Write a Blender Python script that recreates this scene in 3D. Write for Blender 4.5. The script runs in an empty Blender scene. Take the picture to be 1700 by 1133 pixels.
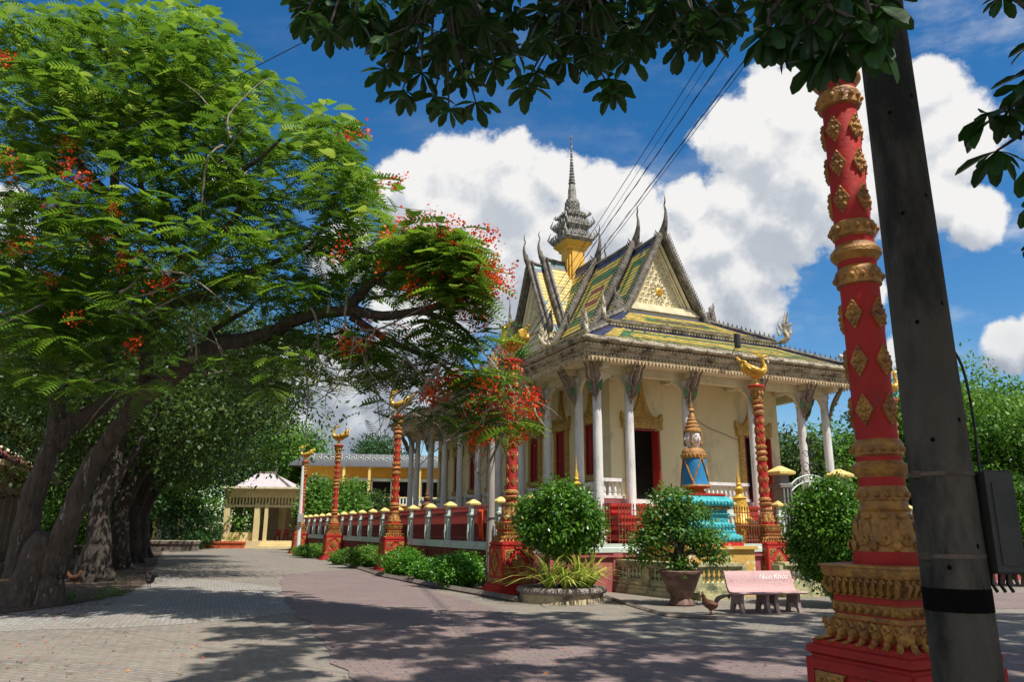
import bpy, math, random
import numpy as np
from math import sin, cos, pi, radians, atan2, hypot, sqrt
from mathutils import Vector, Matrix
random.seed(7); rng = np.random.default_rng(7)
S = bpy.context.scene; COL = S.collection

# ------------------------------------------------------------ camera (solved from the vanishing points)
F = 1240.0; PIT = math.atan(315/1240); ROLL = radians(.4); H = 1.75
def ray(px, py):
    u = (px-850)/F; v = (566.5-py)/F; c, s = cos(ROLL), sin(ROLL)
    u, v = c*u-s*v, s*u+c*v
    return np.array([u, cos(PIT)-v*sin(PIT), sin(PIT)+v*cos(PIT)])
def Pz(px, py, z=0.0):
    k = ray(px, py); return np.array([0, 0, H])+k*(z-H)/k[2]
def Py(px, py, y):
    k = ray(px, py); return np.array([0, 0, H])+k*y/k[1]
def proj(P):
    q = np.asarray(P, float)-np.array([0, 0, H])
    y = q[..., 1]*cos(PIT)+q[..., 2]*sin(PIT); y = np.where(y > .05, y, np.nan)
    v = (-q[..., 1]*sin(PIT)+q[..., 2]*cos(PIT))/y; u = q[..., 0]/y
    c, s = cos(ROLL), sin(ROLL); u, v = c*u+s*v, -s*u+c*v
    return 850+u*F, 566.5-v*F
TA = radians(23.9)                     # heading of the temple
B2 = np.array([cos(TA), sin(TA)]); A2 = np.array([-sin(TA), cos(TA)]); C2 = np.array([3.12, 26.99])
def T(s, t, z=0.0):
    q = C2+B2*s+A2*t; return np.array([q[0], q[1], z])

cam = bpy.data.cameras.new('camera'); co = bpy.data.objects.new('camera', cam); COL.objects.link(co)
cam.sensor_width = 36; cam.lens = F*36/1700; cam.clip_end = 3000; cam.clip_start = .05
co.location = (0, 0, H)
co.rotation_euler = (Matrix.Rotation(pi/2+PIT, 3, 'X') @ Matrix.Rotation(ROLL, 3, 'Z')).to_euler()
S.camera = co

# ------------------------------------------------------------ materials
def lin(h):
    h = h.lstrip('#'); o = []
    for i in (0, 2, 4):
        c = int(h[i:i+2], 16)/255; o.append(c/12.92 if c <= .04045 else ((c+.055)/1.055)**2.4)
    return tuple(o)
def _n(nt, t, **k):
    n = nt.nodes.new(t)
    for a, b in k.items():
        setattr(n, a, b)
    return n
def mat(name, c1, c2=None, sc=3.0, rough=.75, bump=.0, bsc=30., metal=0., lo=.35, hi=.65, c3=None, sc3=.7, lo3=.5, hi3=.62, stretch=None, coat=0., vor=0.):
    m = bpy.data.materials.new(name); m.use_nodes = True; nt = m.node_tree; L = nt.links
    p = nt.nodes['Principled BSDF']; p.inputs['Roughness'].default_value = rough; p.inputs['Metallic'].default_value = metal
    if coat: p.inputs['Coat Weight'].default_value = coat
    tc = _n(nt, 'ShaderNodeTexCoord'); src = tc.outputs['Object']
    mp = _n(nt, 'ShaderNodeMapping'); L.new(src, mp.inputs['Vector'])
    if stretch: mp.inputs['Scale'].default_value = stretch
    if c2 is None: c2 = tuple(min(1, x*.72) for x in c1)
    nz = _n(nt, 'ShaderNodeTexNoise'); nz.inputs['Scale'].default_value = sc; nz.inputs['Detail'].default_value = 7; nz.inputs['Roughness'].default_value = .62
    L.new(mp.outputs['Vector'], nz.inputs['Vector'])
    r = _n(nt, 'ShaderNodeValToRGB'); r.color_ramp.elements[0].position = lo; r.color_ramp.elements[1].position = hi
    r.color_ramp.elements[0].color = (*c1, 1); r.color_ramp.elements[1].color = (*c2, 1)
    L.new(nz.outputs['Fac'], r.inputs['Fac']); out = r.outputs['Color']
    if c3 is not None:
        n3 = _n(nt, 'ShaderNodeTexNoise'); n3.inputs['Scale'].default_value = sc3; n3.inputs['Detail'].default_value = 9; n3.inputs['Roughness'].default_value = .7
        L.new(mp.outputs['Vector'], n3.inputs['Vector'])
        mr = _n(nt, 'ShaderNodeMapRange'); mr.inputs['From Min'].default_value = lo3; mr.inputs['From Max'].default_value = hi3
        L.new(n3.outputs['Fac'], mr.inputs['Value'])
        mx = _n(nt, 'ShaderNodeMix', data_type='RGBA'); L.new(mr.outputs['Result'], mx.inputs['Factor']); L.new(out, mx.inputs[6]); mx.inputs[7].default_value = (*c3, 1)
        out = mx.outputs[2]
    L.new(out, p.inputs['Base Color'])
    if bump:
        if vor:
            bn = _n(nt, 'ShaderNodeTexVoronoi'); bn.inputs['Scale'].default_value = vor; bo = bn.outputs['Distance']
        else:
            bn = _n(nt, 'ShaderNodeTexNoise'); bn.inputs['Scale'].default_value = bsc; bn.inputs['Detail'].default_value = 6; bo = bn.outputs['Fac']
        L.new(mp.outputs['Vector'], bn.inputs['Vector'])
        b = _n(nt, 'ShaderNodeBump'); b.inputs['Strength'].default_value = bump; b.inputs['Distance'].default_value = .03 if 'bark' not in name else .16
        L.new(bo, b.inputs['Height']); L.new(b.outputs['Normal'], p.inputs['Normal'])
    return m
def leafmat(name, c1, c2, tr=.35, rough=.5, c3=None):
    m = bpy.data.materials.new(name); m.use_nodes = True; nt = m.node_tree; L = nt.links
    p = nt.nodes['Principled BSDF']; p.inputs['Roughness'].default_value = rough; p.inputs['Specular IOR Level'].default_value = .35
    at = _n(nt, 'ShaderNodeAttribute'); at.attribute_name = 'rnd'
    r = _n(nt, 'ShaderNodeValToRGB'); e = r.color_ramp.elements
    e[0].color = (*c1, 1); e[1].color = (*c2, 1); e[1].position = .93 if c3 else 1
    if c3: x = e.new(1.0); x.color = (*c3, 1)
    L.new(at.outputs['Fac'], r.inputs['Fac']); L.new(r.outputs['Color'], p.inputs['Base Color'])
    t = _n(nt, 'ShaderNodeBsdfTranslucent'); hs = _n(nt, 'ShaderNodeHueSaturation'); hs.inputs['Value'].default_value = 1.35; hs.inputs['Saturation'].default_value = 1.0; hs.inputs['Hue'].default_value = .488
    L.new(r.outputs['Color'], hs.inputs['Color']); L.new(hs.outputs['Color'], t.inputs['Color'])
    mx = _n(nt, 'ShaderNodeMixShader'); mx.inputs[0].default_value = tr
    L.new(p.outputs[0], mx.inputs[1]); L.new(t.outputs[0], mx.inputs[2]); L.new(mx.outputs[0], nt.nodes['Material Output'].inputs['Surface'])
    return m
M = {}
M['red'] = mat('red_paint', (.48, .016, .009), (.33, .014, .009), sc=2.5, rough=.72, bump=.25, bsc=14, c3=(.16, .05, .035), sc3=5, lo3=.6, hi3=.75)
M['gold'] = mat('gold_paint', (.52, .25, .045), (.22, .09, .024), sc=7, rough=.5, bump=.5, bsc=45, c3=(.13, .065, .03), sc3=9, lo3=.56, hi3=.75)
M['bird'] = mat('bird_gold_paint', (.72, .45, .06), (.52, .27, .03), sc=6, rough=.35, bump=.4, vor=16., metal=.25)
M['orange'] = mat('orange_paint', (.60, .13, .04), (.45, .08, .03), sc=3, rough=.6, bump=.2)
M['cream'] = mat('cream_wall', (.84, .73, .44), (.76, .64, .37), sc=.6, rough=.85, bump=.1, c3=(.34, .30, .24), sc3=.8, lo3=.54, hi3=.74, stretch=(1, 1, .4))
M['trim'] = mat('cream_trim', (.78, .70, .48), (.62, .54, .36), sc=2, rough=.8, bump=.2, c3=(.30, .26, .19), sc3=1.4, lo3=.58, hi3=.75)
M['white'] = mat('white_plaster', (.74, .73, .70), (.58, .57, .55), sc=1.8, rough=.8, bump=.2, c3=(.30, .28, .26), sc3=2.8, lo3=.52, hi3=.72, stretch=(1, 1, .3))
M['stone'] = mat('weathered_ornament', (.62, .55, .42), (.40, .34, .25), sc=4, rough=.9, bump=.7, bsc=22, c3=(.10, .085, .065), sc3=1.8, lo3=.47, hi3=.62)
M['darkstone'] = mat('blackened_ornament', (.24, .21, .17), (.085, .075, .065), sc=5, rough=.9, bump=.6, bsc=22, c3=(.05, .045, .04), sc3=2, lo3=.5, hi3=.65)
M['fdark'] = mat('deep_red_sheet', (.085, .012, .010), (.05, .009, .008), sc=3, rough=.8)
M['brk'] = mat('painted_bracket', (.34, .25, .19), (.15, .11, .09), sc=8, rough=.85, bump=.6)
M['wgold'] = mat('window_gold_relief', (.60, .39, .09), (.34, .20, .045), sc=9, rough=.6, bump=.9, vor=18.)
M['wred'] = mat('red_shutter', (.34, .02, .015), (.22, .014, .012), sc=2, rough=.5)
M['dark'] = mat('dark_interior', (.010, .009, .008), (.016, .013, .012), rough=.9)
M['tb'] = mat('blue_roof_tile', (.035, .045, .13), (.06, .07, .15), sc=4, rough=.45, c3=(.05, .05, .045), sc3=1.5)
M['ty'] = mat('yellow_roof_tile', (.56, .42, .075), (.42, .31, .07), sc=4, rough=.45, c3=(.17, .14, .07), sc3=1.2, lo3=.52, hi3=.66)
M['tg'] = mat('green_roof_tile', (.05, .15, .06), (.09, .19, .07), sc=4, rough=.45, c3=(.06, .075, .04), sc3=1.5)
M['tr'] = mat('red_roof_tile', (.26, .07, .05), (.17, .05, .045), sc=4, rough=.5)
M['tt'] = mat('turquoise_roof_tile', (.13, .31, .27), (.09, .22, .22), sc=4, rough=.4)
M['yellow'] = mat('yellow_tower_paint', (.78, .45, .06), (.66, .36, .05), sc=2, rough=.7, bump=.1)
M['fgreen'] = mat('pale_green_plaster', (.60, .67, .60), (.45, .52, .46), sc=2, rough=.85, bump=.2, c3=(.18, .19, .16), sc3=1.6, lo3=.57, hi3=.72)
M['fcap'] = mat('yellow_cap_paint', (.74, .56, .19), (.60, .43, .13), sc=3, rough=.7, bump=.15)
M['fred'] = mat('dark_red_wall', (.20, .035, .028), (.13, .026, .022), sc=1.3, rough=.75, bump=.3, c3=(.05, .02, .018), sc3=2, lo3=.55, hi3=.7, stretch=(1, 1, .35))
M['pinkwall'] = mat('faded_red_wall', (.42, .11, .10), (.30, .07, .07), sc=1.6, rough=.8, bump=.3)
M['rust'] = mat('rust_red_iron', (.30, .075, .035), (.18, .05, .03), sc=5, rough=.6)
M['bal'] = mat('mossy_yellow_plaster', (.50, .46, .24), (.36, .34, .20), sc=2.5, rough=.9, bump=.4, bsc=18, c3=(.10, .12, .065), sc3=2.2, lo3=.47, hi3=.64)
M['balw'] = mat('baluster_paint', (.55, .56, .40), (.35, .40, .22), sc=6, rough=.8, bump=.2)
M['plinth'] = mat('peeling_ochre_plaster', (.66, .40, .09), (.55, .33, .08), sc=2, rough=.85, bump=.4, bsc=15, c3=(.72, .66, .52), sc3=1.3, lo3=.56, hi3=.60)
M['teal'] = mat('turquoise_paint', (.05, .40, .42), (.03, .28, .32), sc=4, rough=.6, bump=.8, vor=14.)
M['blue'] = mat('blue_paint', (.02, .22, .45), (.015, .16, .36), sc=2, rough=.5, bump=.1)
M['face'] = mat('white_face_paint', (.78, .70, .66), (.70, .62, .58), sc=4, rough=.5)
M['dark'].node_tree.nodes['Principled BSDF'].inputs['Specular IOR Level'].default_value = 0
M['black'] = mat('black_paint', (.012, .012, .012), (.02, .018, .016), rough=.5)
M['bench'] = mat('pink_terrazzo', (.50, .30, .29), (.38, .22, .215), sc=26, rough=.6, bump=.3, bsc=60, c3=(.20, .125, .12), sc3=3, lo3=.55, hi3=.75)
M['benchleg'] = mat('terrazzo_leg', (.30, .20, .19), (.20, .135, .13), sc=20, rough=.7, bump=.2)
M['ink'] = mat('white_lettering', (.80, .78, .76), (.7, .66, .64), rough=.6)
M['pot'] = mat('terracotta_pot', (.13, .06, .045), (.085, .04, .032), sc=3, rough=.65, bump=.3, c3=(.20, .12, .09), sc3=5)
M['soil'] = mat('garden_soil', (.09, .06, .04), (.05, .035, .025), sc=8, rough=1, bump=.8, bsc=25)
M['ring'] = mat('planter_concrete', (.52, .42, .24), (.36, .29, .18), sc=4, rough=.9, bump=.5, bsc=20, c3=(.13, .10, .08), sc3=3)
M['ringrim'] = mat('pebbled_rim', (.34, .29, .26), (.16, .13, .12), sc=14, rough=.9, bump=1., vor=26.)
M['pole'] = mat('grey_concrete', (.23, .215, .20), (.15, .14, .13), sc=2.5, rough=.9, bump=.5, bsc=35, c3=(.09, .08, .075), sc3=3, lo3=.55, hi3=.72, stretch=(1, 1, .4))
M['upole'] = mat('shaded_stained_concrete', (.105, .088, .068), (.045, .037, .028), sc=2.2, rough=.95, bump=.8, bsc=30, c3=(.015, .015, .012), sc3=1.6, lo3=.44, hi3=.56, stretch=(1, 1, .35))  # stained concrete, base and patches darkened further to stand in for shade
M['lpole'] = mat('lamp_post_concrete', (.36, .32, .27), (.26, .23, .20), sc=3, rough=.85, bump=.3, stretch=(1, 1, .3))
M['tar'] = mat('black_tar_band', (.004, .004, .004), (.008, .007, .006), rough=1, bump=.8)
M['tar'].node_tree.nodes['Principled BSDF'].inputs['Specular IOR Level'].default_value = .1
M['strap'] = mat('rusty_strap', (.14, .10, .07), (.06, .04, .03), sc=9, rough=.7, bump=.3)
M['steel'] = mat('dull_steel', (.22, .215, .20), (.14, .13, .125), sc=6, rough=.5, metal=.6, bump=.2)
M['box'] = mat('grimy_meter_box', (.055, .055, .045), (.035, .034, .03), sc=3, rough=.6, bump=.2)
M['lbox'] = mat('pale_grey_box', (.45, .44, .42), (.36, .35, .34), sc=4, rough=.5)
M['cable'] = mat('black_cable', (.014, .013, .015), (.02, .02, .02), rough=.6)
M['grey'] = mat('grey_spire_stone', (.40, .38, .34), (.17, .16, .145), sc=6, rough=.9, bump=.6, bsc=25, c3=(.07, .065, .06), sc3=3, lo3=.5, hi3=.62)
M['fringe'] = mat('ochre_ornament', (.70, .54, .33), (.46, .33, .19), sc=5, rough=.9, bump=.5, bsc=25, c3=(.12, .09, .06), sc3=2.5, lo3=.52, hi3=.66)
M['bars'] = mat('red_fence_iron', (.25, .030, .024), (.15, .022, .018), sc=5, rough=.5)
M['bark'] = mat('flame_tree_bark', (.105, .078, .060), (.050, .037, .030), sc=9, rough=.95, bump=1., bsc=11, c3=(.24, .22, .19), sc3=6, lo3=.60, hi3=.64, stretch=(1, 1, .28))
M['bark2'] = mat('dark_bark', (.075, .058, .045), (.04, .031, .025), sc=6, rough=.95, bump=1., bsc=9, c3=(.13, .115, .10), sc3=2, lo3=.56, hi3=.7, stretch=(1, 1, .25))
M['twig'] = mat('pale_twig', (.34, .29, .23), (.22, .18, .14), sc=8, rough=.9)
M['hero'] = leafmat('feathery_leaf', (.034, .095, .009), (.150, .285, .022), tr=.44, c3=(.25, .36, .05))
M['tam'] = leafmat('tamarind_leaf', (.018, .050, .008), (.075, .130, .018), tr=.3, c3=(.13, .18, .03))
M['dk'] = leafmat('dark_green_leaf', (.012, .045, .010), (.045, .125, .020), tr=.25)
M['mid'] = leafmat('mid_green_leaf', (.045, .13, .014), (.15, .31, .032), tr=.35, c3=(.17, .30, .04))
M['bushl'] = leafmat('glossy_bush_leaf', (.030, .100, .010), (.120, .270, .024), tr=.25, rough=.32, c3=(.19, .34, .05))
M['bonsai'] = leafmat('bonsai_leaf', (.045, .13, .018), (.120, .25, .030), tr=.3, rough=.4, c3=(.20, .34, .05))
M['hedge'] = leafmat('hedge_leaf', (.045, .16, .014), (.115, .31, .024), tr=.3, rough=.35, c3=(.20, .40, .05))
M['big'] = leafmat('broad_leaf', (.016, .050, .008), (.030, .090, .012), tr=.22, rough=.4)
M['spider'] = leafmat('striped_leaf', (.20, .34, .04), (.66, .66, .16), tr=.3, rough=.45)
M['flower'] = leafmat('orange_red_petal', (.60, .035, .008), (.85, .16, .012), tr=.35, c3=(.9, .35, .03))
M['pinkfl'] = leafmat('pink_blossom', (.45, .16, .14), (.65, .35, .30), tr=.3)
M['proof'] = mat('pale_pink_roof', (.52, .46, .47), (.42, .37, .38), sc=3, rough=.6, stretch=(1, 1, 1))
M['pav'] = mat('pavilion_cream', (.72, .58, .31), (.60, .47, .25), sc=1.2, rough=.8, bump=.1)
M['ochre'] = mat('ochre_wall', (.72, .36, .045), (.62, .30, .04), sc=.8, rough=.8)
M['groof'] = mat('grey_tin_roof', (.10, .11, .125), (.075, .08, .09), sc=2, rough=.6)
M['rroof'] = mat('red_tile_roof', (.32, .05, .07), (.20, .04, .07), sc=3, rough=.6, bump=.4, bsc=12)
M['lwall'] = mat('old_cream_wall', (.50, .42, .32), (.40, .33, .25), sc=1.5, rough=.85, bump=.2)
M['cloth'] = mat('saffron_cloth', (.75, .08, .01), (.60, .06, .01), rough=.8)
M['step'] = mat('worn_step', (.62, .48, .34), (.45, .34, .24), sc=3, rough=.8, bump=.2)
M['kerb'] = mat('kerb_concrete', (.20, .16, .13), (.11, .085, .07), sc=4, rough=.9, bump=.5, bsc=20)
M['henb'] = mat('hen_feathers', (.20, .075, .03), (.10, .04, .02), sc=30, rough=.7, bump=.5, bsc=60)
M['hend'] = mat('dark_feathers', (.018, .020, .022), (.05, .03, .02), sc=30, rough=.5, bump=.5, bsc=60)
M['comb'] = mat('red_comb', (.5, .03, .02), (.4, .03, .02), rough=.5)
M['beak'] = mat('horn', (.45, .33, .12), (.35, .25, .1), rough=.5)

# ------------------------------------------------------------ mesh building
def link(o, parent=None):
    COL.objects.link(o)
    if parent is not None: o.parent = parent
    return o
def tag(o, label=None, cat=None, group=None, kind=None):
    for k, v in (('label', label), ('category', cat), ('group', group), ('kind', kind)):
        if v: o[k] = v
    return o
def thing(name, label, cat, loc=(0, 0, 0), rz=0., group=None):
    o = bpy.data.objects.new(name, None); o.location = tuple(float(v) for v in loc); o.rotation_euler = (0, 0, rz); o.empty_display_size = .3
    COL.objects.link(o); return tag(o, label, cat, group)
KIDS = {}
def reg(o, parent):
    if parent is not None: KIDS.setdefault(parent.name, []).append(o)
def copy_tree(o, parent=None):
    c = o.copy(); COL.objects.link(c)
    if parent is not None: c.parent = parent; reg(c, parent)
    for ch in list(KIDS.get(o.name, [])): copy_tree(ch, c)
    return c
class MB:
    def __init__(s): s.v = []; s.f = []; s.m = []
    def add(s, vs, fs, mi=0):
        b = len(s.v); s.v.extend([tuple(map(float, p)) for p in vs]); s.f.extend([tuple(b+i for i in f) for f in fs]); s.m.extend([mi]*len(fs)); return s
    def box(s, x0, x1, y0, y1, z0, z1, mi=0):
        return s.add([(x0, y0, z0), (x1, y0, z0), (x1, y1, z0), (x0, y1, z0), (x0, y0, z1), (x1, y0, z1), (x1, y1, z1), (x0, y1, z1)],
                     [(0, 3, 2, 1), (4, 5, 6, 7), (0, 1, 5, 4), (1, 2, 6, 5), (2, 3, 7, 6), (3, 0, 4, 7)], mi)
    def cbox(s, cx, cy, z0, z1, w, d=None, mi=0):
        d = w if d is None else d; return s.box(cx-w/2, cx+w/2, cy-d/2, cy+d/2, z0, z1, mi)
    def lathe(s, prof, seg=16, cx=0, cy=0, mi=0, sq=False, ph=0., flute=0.):
        vs = []; n = 4 if sq else seg
        for r, z in prof:
            for k in range(n):
                a = 2*pi*k/n+(pi/4 if sq else ph); q = r*(sqrt(2) if sq else 1)
                if flute and k % 2: q *= 1-flute
                vs.append((cx+q*cos(a), cy+q*sin(a), z))
        fs = [(i*n+k, i*n+(k+1) % n, (i+1)*n+(k+1) % n, (i+1)*n+k) for i in range(len(prof)-1) for k in range(n)]
        fs += [tuple(range(n-1, -1, -1)), tuple((len(prof)-1)*n+k for k in range(n))]
        return s.add(vs, fs, mi)
    def rect(s, prof, x0, x1, y0, y1, mi=0, cap=True):      # mouldings round a rectangle: prof = (outset, z)
        vs = []
        for e, z in prof: vs += [(x0-e, y0-e, z), (x1+e, y0-e, z), (x1+e, y1+e, z), (x0-e, y1+e, z)]
        fs = [(i*4+k, i*4+(k+1) % 4, (i+1)*4+(k+1) % 4, (i+1)*4+k) for i in range(len(prof)-1) for k in range(4)]
        if cap: fs += [(3, 2, 1, 0), tuple((len(prof)-1)*4+k for k in range(4))]
        return s.add(vs, fs, mi)
    def tube(s, path, rad, seg=8, mi=0, flat=1., smooth=0, jit=0., up=(0, 0, 1)):
        P = [Vector(p) for p in path]; R = list(rad) if hasattr(rad, '__len__') else [rad]*len(P)
        if smooth:
            Q = []; W = []
            for i in range(len(P)-1):
                a, b, c, d = P[max(i-1, 0)], P[i], P[i+1], P[min(i+2, len(P)-1)]
                for k in range(smooth):
                    t = k/smooth; Q.append(.5*((2*b)+(c-a)*t+(2*a-5*b+4*c-d)*t*t+(3*b-a-3*c+d)*t**3)); W.append(R[i]*(1-t)+R[i+1]*t)
            P = Q+[P[-1]]; R = W+[R[-1]]
        vs = []; n = len(P); U = Vector(up)
        for i in range(n):
            d = (P[min(i+1, n-1)]-P[max(i-1, 0)])
            if d.length < 1e-9: d = Vector((0, 0, 1))
            d.normalize(); x = d.cross(U)
            if x.length < .05: x = d.cross(Vector((.3, 1, 0)))
            if i and x.dot(px_) < 0: x = -x
            x.normalize(); px_ = x; y = x.cross(d)
            for k in range(seg):
                a = 2*pi*k/seg; r = R[i]*(1+(random.uniform(-jit, jit) if jit else 0)); vs.append(P[i]+x*(r*flat*cos(a))+y*(r*sin(a)))
        fs = [(i*seg+k, i*seg+(k+1) % seg, (i+1)*seg+(k+1) % seg, (i+1)*seg+k) for i in range(n-1) for k in range(seg)]
        fs += [tuple(range(seg-1, -1, -1)), tuple((n-1)*seg+k for k in range(seg))]
        return s.add(vs, fs, mi)
    def lump(s, c, n, up, w, h, d, mi=0, nu=6, nv=3):        # half-ellipsoid boss on a surface
        n = Vector(n).normalized(); u = Vector(up).normalized(); x = u.cross(n); c = Vector(c); vs = []
        for j in range(nv):
            a = j/nv*pi/2
            for k in range(nu):
                t = 2*pi*k/nu; vs.append(c+x*(w/2*cos(a)*cos(t))+u*(h/2*cos(a)*sin(t))+n*(d*sin(a)))
        vs.append(c+n*d); fs = [(j*nu+k, j*nu+(k+1) % nu, (j+1)*nu+(k+1) % nu, (j+1)*nu+k) for j in range(nv-1) for k in range(nu)]
        fs += [((nv-1)*nu+k, (nv-1)*nu+(k+1) % nu, nv*nu) for k in range(nu)]
        return s.add(vs, fs, mi)
    def ell(s, c, r, mi=0, nu=10, nv=7):
        vs = [(c[0], c[1], c[2]-r[2])]; 
        for j in range(1, nv):
            a = -pi/2+pi*j/nv
            for k in range(nu): vs.append((c[0]+r[0]*cos(a)*cos(2*pi*k/nu), c[1]+r[1]*cos(a)*sin(2*pi*k/nu), c[2]+r[2]*sin(a)))
        vs.append((c[0], c[1], c[2]+r[2])); e = len(vs)-1
        fs = [(0, 1+(k+1) % nu, 1+k) for k in range(nu)]+[(1+j*nu+k, 1+j*nu+(k+1) % nu, 1+(j+1)*nu+(k+1) % nu, 1+(j+1)*nu+k) for j in range(nv-2) for k in range(nu)]
        fs += [(1+(nv-2)*nu+k, 1+(nv-2)*nu+(k+1) % nu, e) for k in range(nu)]
        return s.add(vs, fs, mi)
    def prism(s, poly, o, ax, ay, an, d, mi=0):              # polygon in the plane (ax, ay), extruded along an by d
        o, ax, ay, an = (Vector(q) for q in (o, ax, ay, an)); n = len(poly)
        vs = [o+ax*p[0]+ay*p[1] for p in poly]; vs += [q+an*d for q in vs]
        return s.add(vs, [tuple(range(n-1, -1, -1)), tuple(range(n, 2*n))]+[(k, (k+1) % n, n+(k+1) % n, n+k) for k in range(n)], mi)
    def curl(s, o, ax, ay, r, th, turns=1.3, mi=0, an=None, hand=1, a0=0., seg=4, n=9):   # scroll of relief
        o, ax, ay = Vector(o), Vector(ax), Vector(ay); P = []; R = []
        for i in range(n):
            t = i/(n-1); a = a0+hand*turns*2*pi*t; q = r*(1-.8*t); P.append(o+ax*(q*cos(a))+ay*(q*sin(a))); R.append(th*(1-.45*t))
        return s.tube(P, R, seg, mi)
    def xf(s, mtx):
        s.v = [tuple(mtx @ Vector(p)) for p in s.v]; return s
    def merge(s, o, mtx=None, dm=0):
        b = len(s.v); s.v.extend([tuple(mtx @ Vector(p)) for p in o.v] if mtx else o.v); s.f.extend([tuple(b+i for i in f) for f in o.f]); s.m.extend([q+dm for q in o.m]); return s
    def slim(s, z0, k, z1=1e9):
        s.v = [(x*k, y*k, z) if z0 < z < z1 else (x, y, z) for x, y, z in s.v]; return s
    def build(s, name, mats, parent=None, ang=35, label=None):
        me = bpy.data.meshes.new(name); me.from_pydata(s.v, [], s.f)
        for q in (mats if isinstance(mats, (list, tuple)) else [mats]): me.materials.append(M[q] if isinstance(q, str) else q)
        me.polygons.foreach_set('material_index', s.m); me.polygons.foreach_set('use_smooth', [True]*len(s.f)); me.update()
        me.set_sharp_from_angle(angle=radians(ang))
        o = bpy.data.objects.new(name, me); link(o, parent); reg(o, parent)
        if label: o['label'] = label
        return o
def quads(name, V, rnd, m, parent=None):
    n = len(V); me = bpy.data.meshes.new(name); me.vertices.add(4*n); me.vertices.foreach_set('co', np.ascontiguousarray(V, dtype=np.float32).ravel())
    me.loops.add(4*n); me.loops.foreach_set('vertex_index', np.arange(4*n, dtype=np.int32))
    me.polygons.add(n); me.polygons.foreach_set('loop_start', np.arange(0, 4*n, 4, dtype=np.int32))
    me.update(calc_edges=True); a = me.attributes.new('rnd', 'FLOAT', 'FACE'); a.data.foreach_set('value', np.asarray(rnd, dtype=np.float32))
    me.materials.append(M[m]); o = bpy.data.objects.new(name, me); link(o, parent); reg(o, parent); return o
def nrm(a): return a/np.maximum(np.linalg.norm(a, axis=-1, keepdims=True), 1e-9)
def basis(d, up):
    x = nrm(d); z = nrm(up-(up*x).sum(-1, keepdims=True)*x); y = np.cross(z, x); return np.stack([x, y, z], -1)
def inst(tmpl, Tr, R, Sc):
    V = np.einsum('nij,qkj->nqki', R, tmpl)*Sc[:, None, None, None]+Tr[:, None, None, :]
    return V.reshape(-1, 4, 3)
def rvec(n): return nrm(rng.normal(size=(n, 3)))
# feathery frond: two rows of narrow pinnae along a drooping stalk (unit length)
def frond_t(n=8, L=.30, w=.10, ang=58):
    q = []
    for i in range(n):
        x = .12+.86*i/(n-1); l = L*(sin(pi*(.14+.80*(1-x)+.06)))**.7; z = -.28*x*x; a = radians(ang)
        for s in (1, -1):
            dx, dy = cos(a)*l, s*sin(a)*l; b = w/2
            q.append([(x-b, 0, z), (x+b, 0, z), (x+dx+b*.5, dy, z-.05*l), (x+dx*1.06-b*.7, dy*1.05, z-.08*l)])
    q.append([(0, -.008, 0), (.5, -.006, -.07), (.5, .006, -.07), (0, .008, 0)])
    return np.array(q)
FROND = frond_t()
LEAF = np.array([[(0, 0, 0), (.45, -.26, .04), (1, 0, -.05), (.45, .26, .04)]])
# broad obovate leaf in two folded halves, each bending at mid length
def obov(w=.21):
    q = []
    pr = [(0, .015), (.3, .10), (.62, w), (.88, w*.72), (1.0, .03)]
    for (a, wa), (b, wb) in zip(pr, pr[1:]):
        za, zb = -.22*a*a, -.22*b*b
        q.append([(a, 0, za), (b, 0, zb), (b, wb, zb+.22*wb), (a, wa, za+.22*wa)])
        q.append([(a, -wa, za+.22*wa), (b, -wb, zb+.22*wb), (b, 0, zb), (a, 0, za)])
    return np.array(q)
OBOV = obov()
def crown(name, m, blobs, size, parent, dens=1., clump=.55, tmpl=LEAF, per=26, flat=.6):
    """blobs: (centre, radii, number of clumps). Leaves sit in many small clumps mostly near the blob's surface."""
    V = []; Rn = []
    for c, r, n in blobs:
        n = int(n*dens); c = np.array(c, float); r = np.array(r, float)
        d = rvec(n); rad = rng.uniform(.45, 1.04, n)**.55; cc = c+d*r*rad[:, None]*rng.uniform(.9, 1.1, (n, 1))
        k = per; cl = np.repeat(cc, k, 0)+rng.normal(size=(n*k, 3))*np.array([1, 1, flat])*clump*.5
        out = nrm(cl-c+rng.normal(size=cl.shape)*r*.35); up = nrm(out*.5+np.array([0, 0, .8])+rvec(n*k)*.65)
        dirn = nrm(out*.7+rvec(n*k)*.8+np.array([0, 0, -.25])); R = basis(dirn, up)
        sc = size*rng.uniform(.65, 1.25, n*k); V.append(inst(tmpl, cl, R, sc))
        rr = np.clip(np.repeat(rng.uniform(.1, .8, n), k)+rng.normal(size=n*k)*.16, 0, 1); Rn.append(np.repeat(rr, len(tmpl)))
    return quads(name, np.concatenate(V), np.concatenate(Rn), m, parent)
# ------------------------------------------------------------ sun direction (shadow offset per metre of height = SUNX, SUNY)
SUN_EL = radians(61.5); SUN_H = np.array([.72, -.69]); SUN_H = SUN_H/np.hypot(*SUN_H)
SUND = (float(SUN_H[0]*cos(SUN_EL)), float(SUN_H[1]*cos(SUN_EL)), float(sin(SUN_EL)))
SUNX, SUNY = SUND[0]/SUND[2], SUND[1]/SUND[2]
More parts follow.
